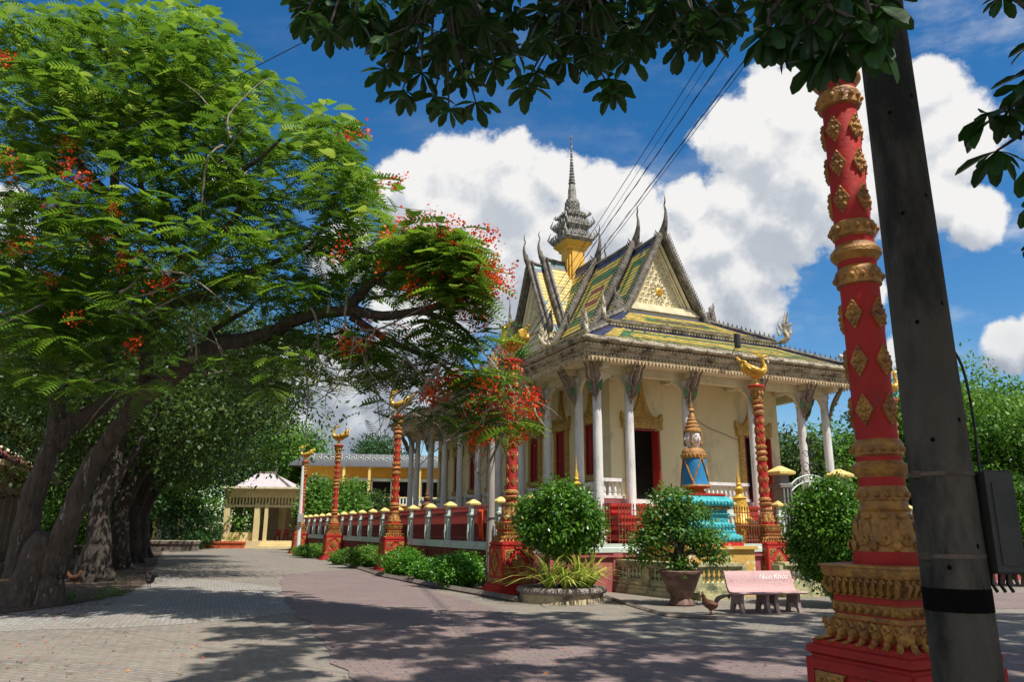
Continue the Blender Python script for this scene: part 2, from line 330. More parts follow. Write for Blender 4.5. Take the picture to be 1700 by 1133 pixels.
# ------------------------------------------------------------ the temple (local frame: x along the front, y away from the camera, origin at the near corner column)
W, D = 11.15, 23.6; CX = W/2; CY = D/2; FL = 2.9; TZ = 1.25
temple = thing('temple', 'cream Khmer temple with tiered yellow and green tiled roofs, tall spire and white columns', 'temple', T(0, 0, 0), TA)
colx = [0, 1.36, 3.96, 7.19, 9.79, W]; coly = [1.36, 4.0, 6.6, 9.15, 11.8, 14.45, 17.0, 19.6, 22.24]
b = MB(); b.rect([(.15, TZ-1.3), (.15, TZ+.25), (.05, TZ+.3), (.05, TZ+.55), (-.05, TZ+.6), (-.05, FL-.4), (.03, FL-.35), (.03, FL-.25), (.12, FL-.2), (.12, FL)], .45, W-.45, .45, D-.45)
b.build('podium', 'white', temple)
b = MB(); b.rect([(.02, FL), (.02, FL+.22), (0, FL+.25), (0, 7.75)], 1.36, W-1.36, 1.36, D-1.36); wall = b.build('wall', 'cream', temple)
b = MB(); b.box(-.8, W+.8, -.8, D+.8, 7.72, 7.9)
for x in colx: b.box(x-.14, x+.14, -.7, 1.3, 7.5, 7.716)
for y in coly: b.box(-.7, 1.3, y-.14, y+.14, 7.5, 7.716)
b.box(-.137, W+.137, -.137, .137, 7.42, 7.718); b.box(-.134, .134, -.1, D+.13, 7.423, 7.717); b.box(W-.134, W+.134, -.1, D+.13, 7.423, 7.717); b.box(-.1, W+.1, D-.137, D+.137, 7.42, 7.716)
def haunch(b, x, y, dx, dy):
    p = [(.1, 0), (.1, -.62), (.16, -.62), (.20, -.42), (.34, -.22), (.62, -.12), (.66, 0)]
    b.prism(p, (x-dy*.06, y-dx*.06, 7.425), (dx, dy, 0), (0, 0, 1), (dy, dx, 0), .12)
for i, x in enumerate(colx):
    if i: haunch(b, x, 0, -1, 0)
    if i < 5: haunch(b, x, 0, 1, 0)
for y in coly: haunch(b, 0, y, 0, 1); haunch(b, 0, y, 0, -1)
haunch(b, 0, 0, 0, 1)
b.build('soffit', 'trim', temple)
def column_mb():
    b = MB(); b.lathe([(.27, TZ-.05), (.27, TZ+.15), (.23, TZ+.2), (.25, TZ+.28), (.19, TZ+.36), (.175, TZ+.5), (.165, 5.5), (.155, 7.05), (.19, 7.1), (.19, 7.15), (.165, 7.2), (.23, 7.32), (.23, 7.43)], 20); return b
def bracket_mb():          # winged guardian holding up the eave, leaning out along -y
    b = MB(); b.tube([(0, -.17, 6.35), (0, -.22, 6.6), (0, -.33, 6.95), (0, -.52, 7.3), (0, -.74, 7.66)], [.03, .06, .085, .11, .08], 8, smooth=3)
    b.ell((0, -.44, 7.08), (.075, .09, .10)); b.tube([(0, -.5, 7.08), (0, -.58, 7.03)], [.04, .012], 6)
    for s in (1, -1):
        b.tube([(s*.08, -.38, 6.98), (s*.24, -.48, 7.22), (s*.2, -.66, 7.5), (s*.26, -.78, 7.7)], [.05, .055, .05, .03], 6, smooth=3)
        b.tube([(s*.05, -.2, 6.5), (s*.13, -.27, 6.68), (s*.10, -.3, 6.86)], [.03, .05, .03], 6)
        b.prism([(0, 0), (.26, .22), (.24, -.02), (.16, -.22)], (s*.06, -.34, 6.9), (s, 0, 0), (0, -.25, 1), (0, 1, .2), .03, 1)
    for k in range(5): b.lump((0, -.24-.09*k-.03, 6.6+.2*k), (0, -1, -.3), (0, 0, 1), .12, .1, .05, 0)
    return b
col0 = None; cm = column_mb(); bm_ = bracket_mb()
def put_col(x, y, rz, br=True, sc=1.):
    global col0
    if col0 is None:
        col0 = cm.build('column', 'white', temple, 30); bo = bm_.build('bracket', ['brk', 'tg'], col0); c = col0
    else: c = copy_tree(col0, temple)
    c.location = (x, y, 0); c.rotation_euler = (0, 0, rz); return c
put_col(0, 0, -pi/4)
for x in colx[1:5]: put_col(x, 0, 0)
put_col(W, 0, pi/4)
for y in coly: put_col(0, y, -pi/2)
put_col(0, D, -3*pi/4)
for y in coly: put_col(W, y, pi/2)
put_col(W, D, 3*pi/4)
for x in colx[1:5]: put_col(x, D, pi)
# fascia and mouldings of the big eave
def teeth(b, x0, y0, x1, y1, z, n, w, h, out, mi=0, nrmv=None, kind=0):
    for k in range(n):
        t = (k+.5)/n; x = x0+(x1-x0)*t; y = y0+(y1-y0)*t
        d = Vector((x1-x0, y1-y0, 0)).normalized(); nn = Vector((d.y, -d.x, 0)) if nrmv is None else Vector(nrmv)
        if kind == 0:      # pointed drop
            p = Vector((x, y, z)); b.add([p-d*w/2+nn*out, p+d*w/2+nn*out, p+Vector((0, 0, -h))+nn*out*.6, p-d*w/2-nn*.02, p+d*w/2-nn*.02], [(0, 2, 1), (0, 3, 2), (1, 2, 4), (3, 4, 2), (0, 1, 4, 3)], mi)
        elif kind == 1:    # upright bead
            b.lump((x, y, z), nn, (0, 0, 1), w, h, out, mi, 5, 2)
        else:              # block
            p = Vector((x, y, z)); q = [p-d*w/2, p+d*w/2, p+d*w/2+nn*out, p-d*w/2+nn*out]; b.add(q+[v+Vector((0, 0, h)) for v in q], [(0, 3, 2, 1), (4, 5, 6, 7), (0, 1, 5, 4), (1, 2, 6, 5), (2, 3, 7, 6), (3, 0, 4, 7)], mi)
def teeth_ring(b, e, z, step, w, h, out, mi=0, kind=0, sides='fl'):
    sg = {'f': (-e, -e, W+e, -e), 'l': (-e, D+e, -e, -e), 'b': (W+e, D+e, -e, D+e), 'r': (W+e, -e, W+e, D+e)}
    for s in sides:
        x0, y0, x1, y1 = sg[s]; n = int(hypot(x1-x0, y1-y0)/step); teeth(b, x0, y0, x1, y1, z, n, w, h, out, mi, None, kind)
b = MB(); b.rect([(.80, 7.72), (.92, 7.72), (.92, 7.9), (1.0, 7.93), (1.0, 8.03), (1.08, 8.06), (1.14, 8.14), (1.14, 8.2), (1.04, 8.22), (1.04, 8.27), (1.22, 8.3), (1.30, 8.36), (1.30, 8.42), (1.22, 8.43), (.8, 8.5)], 0, W, 0, D, cap=False)
e1 = b.build('eave_fascia', 'stone', temple)
b = MB(); teeth_ring(b, .94, 7.82, .15, .17, .21, .08, 0, 0, 'flr'); teeth_ring(b, .93, 7.88, .15, .145, .15, .07, 0, 1, 'flr'); teeth_ring(b, 1.23, 8.33, .14, .10, .06, .04, 0, 1, 'flr'); teeth_ring(b, 1.05, 8.24, .16, .10, .05, .04, 0, 1, 'flr'); teeth_ring(b, 1.0, 7.985, .13, .09, .07, .045, 0, 1, 'flr'); teeth_ring(b, 1.13, 8.17, .16, .10, .06, .05, 0, 2, 'flr')
b.build('eave_fringe', 'fringe', e1)
# tiled roof skirts: every tile a lifted face, colours in nested frames
def tiles(b, f, nu, nv, colf, lift=.022):
    for j in range(nv):
        for i in range(nu):
            off = .5*(j % 2)
            u0, u1 = max(0, (i-off*0)/nu), (i+1)/nu; v0, v1 = j/nv, (j+1)/nv
            a, q, c, d = (Vector(f(u, v)) for u, v in ((u0, v0), (u1, v0), (u1, v1), (u0, v1)))
            n = (q-a).cross(d-a); 
            if n.length < 1e-9: continue
            n.normalize(); l = lift*random.uniform(.6, 1.3); m = (a+q)/2-(d+c)*0; dn = (a-d).normalized()*.03
            b.add([a+n*l, q+n*l, c+n*.002, d+n*.002, a-n*.01, q-n*.01, (a+q)/2+n*l+dn], [(0, 1, 2, 3), (4, 5, 1, 0), (0, 6, 1)], colf(i, j))
def frames(nu, nv, su=1, sv=1, seq=(0, 0, 1, 2, 2, 1, 1, 3, 3, 1), core=1):
    def c(i, j):
        k = int(min(i/su, (nu-1-i)/su, j/sv, (nv-1-j)/sv)); m = seq[k] if k < len(seq) else core
        return m if random.random() > .03 else random.choice((0, 1, 2))
    return c
def skirt(name, e0, z0, e1, z1, inner=None, nv=9, seq=(0, 1, 2, 2, 1, 3, 1), sides='flrb', tw=.16):
    b = MB(); X0, X1, Y0, Y1 = -e0, W+e0, -e0, D+e0
    x0, x1, y0, y1 = inner if inner else (-e1, W+e1, -e1, D+e1)
    Q = {'f': ((X0, Y0), (X1, Y0), (x1, y0), (x0, y0)), 'l': ((X0, Y1), (X0, Y0), (x0, y0), (x0, y1)), 'r': ((X1, Y0), (X1, Y1), (x1, y1), (x1, y0)), 'b': ((X1, Y1), (X0, Y1), (x0, y1), (x1, y1))}
    for s in sides:
        q = Q[s]; n = int(hypot(q[1][0]-q[0][0], q[1][1]-q[0][1])/tw)
        def f(u, v, q=q):
            a = Vector(q[0]).lerp(Vector(q[1]), u); c = Vector(q[3]).lerp(Vector(q[2]), u); p = a.lerp(c, v); return (p.x, p.y, z0+(z1-z0)*(v**1.12))
        if s == 'f' or s == 'l': colr = frames(n, nv, 4 if s == 'f' else 6, 1.0, seq)
        else: n //= 2; colr = frames(n, nv, 4, 1., seq)
        tiles(b, f, n, nv, colr)
    return b.build(name, ['tb', 'ty', 'tg', 'tr'], temple, 20)
skirt('lower_roof', .95, 8.58, -1.3, 9.72, nv=9, seq=(0, 1, 2, 1, 1, 3, 1))
IN = (3.42, W-3.42, 3.3, D-3.3)
skirt('upper_roof', -1.2, 9.98, 0, 11.15, IN, nv=9, seq=(0, 1, 1, 2, 3, 1, 1))
b = MB()
b.rect([(.93, 8.44), (1.0, 8.5), (1.0, 8.56), (.93, 8.6), (.6, 8.62)], 0, W, 0, D, cap=False)
b.rect([(-1.32, 9.6), (-1.22, 9.72), (-1.22, 9.8), (-1.12, 9.84), (-1.08, 9.92), (-1.2, 9.97), (-1.5, 9.99)], 0, W, 0, D, cap=False)
teeth_ring(b, -1.2, 9.74, .15, .10, .06, .05, 0, 2, 'flr'); teeth_ring(b, 1.0, 8.47, .15, .10, .07, .04, 0, 2, 'flr')
b.build('roof_cornice', 'stone', temple)
# hips with crests
for (hx, hy) in ((0, 0), (1, 0), (0, 1), (1, 1)):
    b = MB()
    def cr(e, z, hx=hx, hy=hy): return ((-e if not hx else W+e), (-e if not hy else D+e), z)
    segs = [(cr(.95, 8.62), cr(-1.3, 9.76)), (cr(-1.2, 10.0), ((IN[0] if not hx else IN[1]), (IN[2] if not hy else IN[3]), 11.2))]
    for a, c in segs:
        b.tube([a, c], .09, 6)
        A_, C_ = Vector(a), Vector(c); n = 16
        for k in range(n):
            p = A_.lerp(C_, (k+.5)/n); b.tube([p, p+Vector((0, 0, .16)), p+Vector((0, 0, .26))], [.05, .04, .006], 4)
    b.build('hip_crest', 'darkstone', temple)
# naga heads rising at the eave corners
def naga_mb(h=.95):
    b = MB(); b.tube([(0, 0, 0), (.18, 0, .02), (.30, 0, .18), (.22, 0, .42), (.34, 0, .62), (.52, 0, .70)], [.10, .12, .12, .10, .10, .03], 8, smooth=3, up=(0, 1, 0))
    for k, (x, z, l) in enumerate(((.30, .1, .3), (.42, .3, .28), (.12, .5, .42), (.2, .66, .52), (.33, .76, .50), (.05, .25, .4))):
        s = -1 if k in (2, 5) else .25
        b.tube([(x, 0, z), (x+s*.10, 0, z+l*.5), (x+s*.16+.05, 0, z+l)], [.075, .05, .008], 6, flat=.7, smooth=2)
    for k in range(7):
        a = -.6+k*.42; b.curl((.25+.13*cos(a), 0, .40+.26*sin(a)), (cos(a), 0, sin(a)), (-sin(a), 0, cos(a)), .10, .03, 1., seg=4, n=6)
    return b.xf(Matrix.Scale(h/.95, 4))
nb = naga_mb(); ng = None
def put_naga(x, y, z, rz, sc=1., parent=temple):
    global ng
    if ng is None: ng = nb.build('naga_finial', 'stone', parent); c = ng
    else: c = copy_tree(ng, parent)
    c.location = (x, y, z); c.rotation_euler = (0, 0, rz); c.scale = (sc, sc, sc); return c
for (x, y, z, rz, sc) in ((-.8, -.8, 8.62, -3*pi/4, .75), (W+.8, -.8, 8.62, -pi/4, 1.15), (-.8, D+.8, 8.62, 3*pi/4, 1.), (W+.8, D+.8, 8.62, pi/4, 1.),
                       (1.1, 1.1, 9.95, -3*pi/4, .85), (W-1.1, 1.1, 9.95, -pi/4, 1.1), (1.1, D-1.1, 9.95, 3*pi/4, 1.)): put_naga(x, y, z, rz, sc)
for y in (6.0, 11.8, 17.6): put_naga(.95, y, 9.95, pi, .8)
# gabled roofs: tier = (start, end along the ridge, half width, base z, ridge z)
def gable(nm, axis, a0, a1, hw, zb, zr, mats=('tb', 'ty', 'tg', 'tr'), tile=.15, seq=(0, 0, 1, 1, 2, 2, 1, 1, 3, 1)):
    c0 = CX if axis == 'y' else CY; b = MB(); nv = 20
    def pt(a, s, v):        # v 0 eave .. 1 ridge, slightly hollow slope, ends kicked up a little
        w = hw*(1-v)**1.10+.04; z = zb+(zr-zb)*v
        return (c0+s*w, a, z) if axis == 'y' else (a, c0+s*w, z)
    L = abs(a1-a0); nu = max(6, int(L/tile))
    for s in (1, -1):
        def f(u, v, s=s):
            uu = u if (s < 0) != (axis == 'y') else 1-u
            a = a0+(a1-a0)*uu; return pt(a, s, v)
        tiles(b, f, nu, nv, frames(nu, nv, 1, 1., seq))
    return b.build(nm, list(mats), temple, 20), pt
def rake(b, axis, a, out, hw, zb, zr, th=.15, mi=0):         # bargeboard serpents with flame teeth
    c0 = CX if axis == 'y' else CY; o = Vector((0, out, 0)) if axis == 'y' else Vector((out, 0, 0)); lat = Vector((1, 0, 0)) if axis == 'y' else Vector((0, 1, 0))
    base = Vector((c0, a, 0)) if axis == 'y' else Vector((a, c0, 0))
    for s in (1, -1):
        P = []; n = 16
        for k in range(n+1):
            v = k/n; P.append(base+lat*(s*(hw*(1-v)**1.10+.10))+Vector((0, 0, zb+(zr-zb)*v+.05)))
        b.tube([p+o*.10 for p in P], [th*1.15]+[th]*(n-1)+[th*.7], 8, mi)
        b.tube([p-o*.06+Vector((0, 0, -.06)) for p in P], th*.8, 6, mi)
        for k in range(n*2):
            i = k/2; a_ = P[int(i)].lerp(P[min(int(i)+1, n)], i-int(i)); q = (P[min(int(i)+1, n)]-P[int(i)]).normalized(); nn = (lat*s*q.z+Vector((0, 0, 1))*abs(q.dot(lat))).normalized()
            b.tube([a_+o*.08+nn*th*.6, a_+o*.08+nn*(th+.10)+q*.05, a_+o*.08+nn*(th+.17)+q*.13], [.055, .04, .006], 4, mi)
        e = P[0]+o*.1; u = Vector((0, 0, 1)); lt = lat*s
        b.tube([e, e+lt*.16-u*.12, e+lt*.38-u*.05, e+lt*.42+u*.22, e+lt*.34+u*.5, e+lt*.46+u*.78], [.15, .17, .17, .14, .10, .02], 8, mi, smooth=3, up=o)
        for k in range(6):
            q = e+lt*(.12+.06*k)+u*(.05+.12*k); b.tube([q, q+lt*.10*(1 if k % 2 else -1)+u*.16, q+lt*.06+u*.34], [.09, .06, .01], 6, mi, flat=.6)
        for k in range(5):
            q = e+lt*(.36-.03*k)+u*(.0+.13*k); b.tube([q+lt*.1, q+lt*.25+u*.06, q+lt*.3+u*.2], [.06, .045, .008], 5, mi)
def chofa(b, p, out, h=1.8, r=.13, mi=0):                     # slender horn at the gable tip
    p = Vector(p); o = Vector(out); u = Vector((0, 0, 1))
    b.tube([p-o*.15-u*.25, p+o*.02, p+o*.16+u*h*.16, p+o*.26+u*h*.34, p+o*.27+u*h*.55, p+o*.20+u*h*.72, p+o*.27+u*h*.84, p+o*.22+u*h], [r*1.7, r*1.5, r*1.05, r*.72, r*.42, r*.3, r*.25, r*.10], 8, mi, smooth=4, up=(.3, .3, .1))
    for k in range(4): b.tube([p+o*.1+u*.08*k, p-o*.05*k+o*.22+u*(.05+.12*k), p+o*(.3)+u*(.18+.14*k)], [.08, .05, .008], 5, mi)
def pediment(axis, a, out, hw, zb, zr, gold=True):
    c0 = CX if axis == 'y' else CY; o = Vector((0, out, 0)) if axis == 'y' else Vector((out, 0, 0)); lat = Vector((1, 0, 0)) if axis == 'y' else Vector((0, 1, 0)); base = Vector((c0, a, 0)) if axis == 'y' else Vector((a, c0, 0)); u = Vector((0, 0, 1))
    if axis != 'y': lat = lat*(-1 if out < 0 else 1)
    if axis == 'y' and out > 0: lat = -lat
    b = MB(); r = base-o*.42
    b.prism([(-hw*.96, zb), (hw*.96, zb), (0, zr-.05)], r, lat, u, -o, .12)
    sl = (zr-zb)/hw
    for k, (t, d, th) in enumerate(((.12, .30, .10), (.30, .16, .07), (.42, .09, .05))):
        h0 = zb+.62
        for s in (1, -1):
            b.tube([r+lat*s*(hw-t-(h0-zb)/sl)+u*h0+o*d*.5, r+u*(zr-t*sl*.9)+o*d*.5], th, 4)
    for z0, z1, e in ((zb+.0, zb+.22, .36), (zb+.24, zb+.34, .46), (zb+.36, zb+.46, .40), (zb+.5, zb+.62, .26)):
        w = hw*.99-(z0-zb)/sl; b.prism([(-w, z0), (w, z0), (w-.03, z1), (-w+.03, z1)], r, lat, u, o, e)
    p = b.build('pediment', 'trim', temple)
    q = MB(); rel = r+o*.02; rs = random.Random(3)
    h0 = zb+.85; hh = zr-zb-.9-.75
    for j in range(9):
        z = h0+hh*j/8.5; w = (hw-.42-(z-zb)/sl)*.98; n = max(1, int(w*2/.27))
        for i in range(n):
            x = (-w+2*w*(i+.5)/n); q.curl(rel+lat*x+u*z, lat, u, .13, .034, 1.2, hand=1 if x > 0 else -1, a0=rs.uniform(0, 1.)+(0 if x > 0 else pi))
            q.lump(rel+lat*(x+.1)+u*(z+.12), o, (lat*.5+u), .09, .14, .05)
    for k in range(12):
        a_ = 2*pi*k/12; q.lump(rel+lat*(.34*cos(a_))+u*(zb+1.35+.34*sin(a_)), o, (cos(a_)*lat+sin(a_)*u), .12, .2, .08)
    q.build('filigree', 'trim', p)
    if gold:
        g = MB(); g.lump(rel+u*(zb+1.35), o, u, .42, .42, .08, nu=12); 
        for k in range(3): g.lump(rel+u*(zb+1.25+.09*k)+o*.05, o, u, .34-.07*k, .07, .08)
        g.build('medallion', 'bird', p)
G = [(3.3, 5.7, 2.05, 11.05, 15.07), (5.55, 9.4, 2.45, 10.75, 15.5), (9.2, CY, 2.75, 10.45, 15.9)]
rb = MB(); cb = MB()
for side in (0, 1):
    for k, (a0, a1, hw, zb, zr) in enumerate(G):
        if side: a0, a1 = D-a1, D-a0
        gable('nave_roof', 'y', a0, a1, hw, zb, zr)
        e = a1 if side else a0; out = 1 if side else -1
        rake(rb, 'y', e, out, hw, zb, zr); cb = MB(); chofa(cb, (CX, e+out*.12, zr+.1), (0, out, 0), 1.75); cb.build('roof_finial', 'darkstone', temple)
        rb.tube([(CX, a0, zr+.06), (CX, a0*.9+a1*.1, zr+.02), (CX, a0*.5+a1*.5, zr), (CX, a0*.1+a1*.9, zr+.02), (CX, a1, zr+.06)], .12, 6)
        # closing wall under each step of the roof
        mb = MB(); mb.prism([(-hw, zb-.5), (hw, zb-.5), (hw*.97, zb), (0, zr-.12), (-hw*.97, zb)], (CX, e-out*(.60 if k == 0 else .12), 0), (1, 0, 0), (0, 0, 1), (0, -out, 0), .1); mb.build('gable_wall', 'trim', temple)
        b = MB(); y0, y1 = min(a0, a1), max(a0, a1); b.rect([(.12, zb-.75), (.12, zb-.45), (.2, zb-.4), (.2, zb-.28), (.08, zb-.24), (.08, zb-.12), (.16, zb-.08), (.16, zb-.01)], CX-hw+.1, CX+hw-.1, y0+.1, y1-.05)
        for s_ in (-1, 1): teeth(b, CX+s_*(hw+.1), y0, CX+s_*(hw+.1), y1, zb-.36, int((y1-y0)/.15), .09, .09, .06, 0, (s_, 0, 0), 2)
        b.build('roof_cornice', 'trim', temple)
pediment('y', 3.3, -1, 2.05, 11.05, 15.07)
GW = [(2.9, 3.95, 2.1, 11.75, 16.0), (3.8, CX, 2.3, 11.6, 16.35)]
for side in (0, 1):
    for k, (a0, a1, hw, zb, zr) in enumerate(GW):
        if side: a0, a1 = W-a1, W-a0
        gable('wing_roof', 'x', a0, a1, hw, zb, zr, ('tt', 'ty', 'tb', 'tr'), .14, (0, 2))
        e = a1 if side else a0; out = 1 if side else -1
        rake(rb, 'x', e, out, hw, zb, zr); cb = MB(); chofa(cb, (e+out*.12, CY, zr+.1), (out, 0, 0), 1.65); cb.build('roof_finial', 'darkstone', temple)
        rb.tube([(a0, CY, zr+.12), (a0*.5+a1*.5, CY, zr+.02), (a1, CY, zr+.05)], .13, 6)
        mb = MB(); mb.prism([(-hw, zb-.5), (hw, zb-.5), (hw*.97, zb), (0, zr-.12), (-hw*.97, zb)], (e-out*(.60 if k == 0 else .12), CY, 0), (0, 1, 0), (0, 0, 1), (-out, 0, 0), .1); mb.build('gable_wall', 'trim', temple)
        b = MB(); x0, x1 = min(a0, a1), max(a0, a1); b.rect([(.15, zb-1.5), (.15, zb-.5), (.24, zb-.4), (.24, zb-.25), (.1, zb-.2), (.2, zb-.06), (.2, zb-.01)], x0+.1, x1, CY-hw+.1, CY+hw-.1); b.build('roof_cornice', 'trim', temple)
pediment('x', 2.9, -1, 2.1, 11.75, 16.0, False)
rb.build('bargeboard', 'darkstone', temple)
# the spire over the crossing
b = MB()
for dx, dy in ((.56, .34), (.34, .56), (.47, .47)): b.box(CX-dx, CX+dx, CY-dy, CY+dy, 14.2, 17.55+.01*dx)
b.rect([(0, 17.15), (.06, 17.2), (.06, 17.3), (.26, 17.5), (.30, 17.6)], CX-.54, CX+.54, CY-.54, CY+.54)
tw = b.build('tower', 'yellow', temple)
b = MB()
def tier(z, w, h):
    b.lathe([(w*.74, z), (w*.86, z+h*.10), (w, z+h*.25), (w, z+h*.38), (w*.86, z+h*.42), (w*.86, z+h*.5), (w*.70, z+h*.55), (w*.66, z+h)], sq=True, cx=CX, cy=CY)
    b.lathe([(w*.66, z+h*.1), (w*.97, z+h*.27), (w*.97, z+h*.4), (w*.7, z+h*.6), (w*.62, z+h)], 8, CX, CY, ph=pi/8)
    for s in range(4):
        m = Matrix.Translation((CX, CY, 0)) @ Matrix.Rotation(s*pi/2, 4, 'Z'); o = MB()
        for k in range(7):
            x = (k-3)/3.2*w; o.tube([(x, -w*.98, z+h*.38), (x, -w*1.0, z+h*.55), (x*.97, -w*.92, z+h*.72)], [.06, .05, .008], 5)
        o.tube([(-w, -w, z+h*.38), (-w*1.1, -w*1.1, z+h*.55), (-w*.98, -w*.98, z+h*1.0)], [.08, .07, .01], 6)
        for k in range(9): x = (k-4)/4.6*w*.7; o.cbox(x, -w*.69, z+h*.55, z+h*.92, .05, .08)
        for q in range(5):
            a = pi*q/4; o.lump((.26*w*cos(a), -w*.84, z+h*.5+.30*h*sin(a)), (0, -1, 0), (cos(a), 0, sin(a)), .1, .16, .1)
        o.lump((0, -w*.80, z+h*.55), (0, -1, 0), (0, 0, 1), .4*w, .5*h, .12, nu=8)
        b.merge(o, m)
tier(17.55, .95, .95); tier(18.40, .84, .85); tier(19.15, .70, .42)
b.lathe([(.46, 19.3), (.46, 19.4), (.40, 20.25), (.38, 20.38), (.27, 20.42), (.24, 21.0), (.19, 21.35), (.17, 21.45)], 16, CX, CY, flute=.10)
for k in range(7):
    z = 19.45+k*.12
    for a in range(12):
        t = 2*pi*(a+.5*(k % 2))/12; r = .44-.009*k; b.lump((CX+r*cos(t), CY+r*sin(t), z), (cos(t), sin(t), 0), (0, 0, 1), .17, .13, .06, nu=5, nv=2)
pr = [(.2, 21.4)]
z = 21.4; r = .165
for k in range(12): pr += [(r, z), (r*1.25, z+.06), (r*1.25, z+.11), (r*.75, z+.17)]; z += .19; r *= .90
pr += [(.05, z), (.06, z+.1), (.045, 24.3), (.07, 24.35), (.02, 24.6)]
b.lathe(pr, 12, CX, CY)
b.build('spire', 'grey', temple)
# doors and windows
def opening(kind, w, h, zb):     # in the plane y = 0 facing -y
    g = MB(); fw = .22
    for s in (1, -1): g.box(s*(w/2+fw/2)-fw/2, s*(w/2+fw/2)+fw/2, -.12, .02, zb-.05, zb+h+.02)
    g.box(-w/2-fw-.12, w/2+fw+.12, -.16, .02, zb+h+.02, zb+h+.26)
    if kind == 'window': g.box(-w/2-fw-.06, w/2+fw+.06, -.2, .02, zb-.25, zb-.05)
    top = zb+h+.26; hw = w/2+fw+.12
    P = [(-hw, 0), (hw, 0), (hw+.06, .16), (hw+.02, .5), (hw-.06, .42), (hw-.12, .22), (hw*.55, .34), (hw*.34, .62), (hw*.2, 1.0), (.07, 1.5), (.03, 2.0), (0, 2.3), (-.03, 2.0), (-.07, 1.5), (-hw*.2, 1.0), (-hw*.34, .62), (-hw*.55, .34), (-hw+.12, .22), (-hw+.06, .42), (-hw-.02, .5), (-hw-.06, .16)]
    sc = .72 if kind == 'window' else .8; P = [(x, y*sc) for x, y in P]
    g.prism(P, (0, -.13, top), (1, 0, 0), (0, 0, 1), (0, 1, 0), .13)
    for k in range(5): g.curl((0, -.14, top+.15+.2*k), (1, 0, 0), (0, 0, 1), .13-.02*k, .03, 1.); 
    for s in (1, -1):
        for k in range(3): g.curl((s*(.2+.2*k)*w, -.14, top+.14), (s, 0, 0), (0, 0, 1), .10, .028, 1.1)
        for k in range(int(h/.16)): g.lump((s*(w/2+fw/2), -.12, zb+.1+.16*k), (0, -1, 0), (0, 0, 1), .13, .12, .03, nu=4, nv=2)
    return g
def put_opening(kind, x, y, rz, w, h, zb):
    g = opening(kind, w, h, zb)
    # the opening itself is the jamb mesh; the relief surround, reveal and leaves hang from it
    j = MB()
    for s in (1, -1): j.box(s*w/2-(.07 if s > 0 else 0), s*w/2+(0 if s > 0 else .07), -.10, .05, zb, zb+h)
    j.box(-w/2, w/2, -.10, .05, zb+h-.07, zb+h)
    if kind == 'window': j.box(-w/2, w/2, -.10, .05, zb, zb+.06)
    d = j.build(kind, 'wred', temple); d.location = (x, y, 0); d.rotation_euler = (0, 0, rz)
    g.build('surround', 'wgold', d)
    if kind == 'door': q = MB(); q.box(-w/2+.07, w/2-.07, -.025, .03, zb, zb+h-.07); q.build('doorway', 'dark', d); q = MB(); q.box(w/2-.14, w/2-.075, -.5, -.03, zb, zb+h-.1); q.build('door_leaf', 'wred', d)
    else:
        q = MB()
        for s in (1, -1):
            q.box(*( (.01, w/2-.07) if s > 0 else (-w/2+.07, -.01)), -.03, .02, zb+.06, zb+h-.07)
            a, c = ((.05, w/2-.12) if s > 0 else (-w/2+.12, -.05)); q.box(a, c, -.045, -.028, zb+.14, zb+h*.48); q.box(a, c, -.045, -.028, zb+h*.53, zb+h-.16)
        q.build('shutter', 'wred', d)
    return d
d0 = put_opening('door', 2.78, 1.355, 0, 1.15, 2.75, FL)
d1 = copy_tree(d0, temple); d1.location = (W-2.78, 1.355, 0)
w0 = put_opening('window', 1.355, 2.7, -pi/2, .80, 1.95, 3.95)
for y in (5.3, 7.9, 10.5, 13.1, 15.7, 18.3, 20.9): c = copy_tree(w0, temple); c.location = (1.355, y, 0)
# balustrades between the columns, steps, wall lamp with its cable
def baluster_prof(z0, h, r): return [(r*.9, z0), (r*.9, z0+h*.1), (r*.5, z0+h*.16), (r*.95, z0+h*.35), (r*.6, z0+h*.55), (r*.4, z0+h*.8), (r*.8, z0+h*.9), (r*.8, z0+h)]
def balus(x0, y0, x1, y1, z0, h, parent, m='white', name='balustrade', step=.2):
    b = MB(); L = hypot(x1-x0, y1-y0); d = Vector((x1-x0, y1-y0, 0))/L; n = Vector((-d.y, d.x, 0)); o = Vector((x0, y0, 0))
    for w, a, c in ((.26, z0, z0+.1), (.24, z0+h-.12, z0+h)):
        b.prism([(0, a), (L, a), (L, c), (0, c)], o-n*w/2, d, (0, 0, 1), n, w)
    k = int(L/step)
    for i in range(k): p = o+d*(L*(i+.5)/k); b.lathe(baluster_prof(z0+.1, h-.22, .07), 8, p.x, p.y)
    return b.build(name, m, parent)
for x0, x1 in ((.3, 1.2), (4.15, 7.0), (W-1.2, W-.3)): balus(x0, .32, x1, .32, FL, .72, temple)
ys = [.3]+coly
for y0, y1 in zip(ys, ys[1:]): balus(.32, y1-.2, .32, y0+.2, FL, .6, temple)
b = MB()
for k in range(8): b.box(2.0, 3.6, .32-.3*(k+1), .34, FL-.2*(k+1)-.1, FL-.2*(k+1)+.003*(8-k))
st = b.build('stairs', 'step', temple)
c = MB()
for x0, x1 in ((.35, 2.0), (3.6, 4.6)):
    for k, (a, z) in enumerate(((.4, 2.72), (1.0, 2.3), (1.6, 1.9), (2.2, 1.55))):
        for e, z0, z1 in ((.06, z-.12, z), (0, z-.28, z-.12), (.05, z-.34, z-.28)): c.box(x0+.1-e, x1-.1+e, .32-a-e, .33, z0, z1+.001*k)
        c.box(x0+.1, x1-.1, .32-a, .331, TZ-.1, z-.34)
c.build('stair_cheek', 'red', st)
s2 = copy_tree(st, temple); s2.location = (W-5.6, 0, 0)
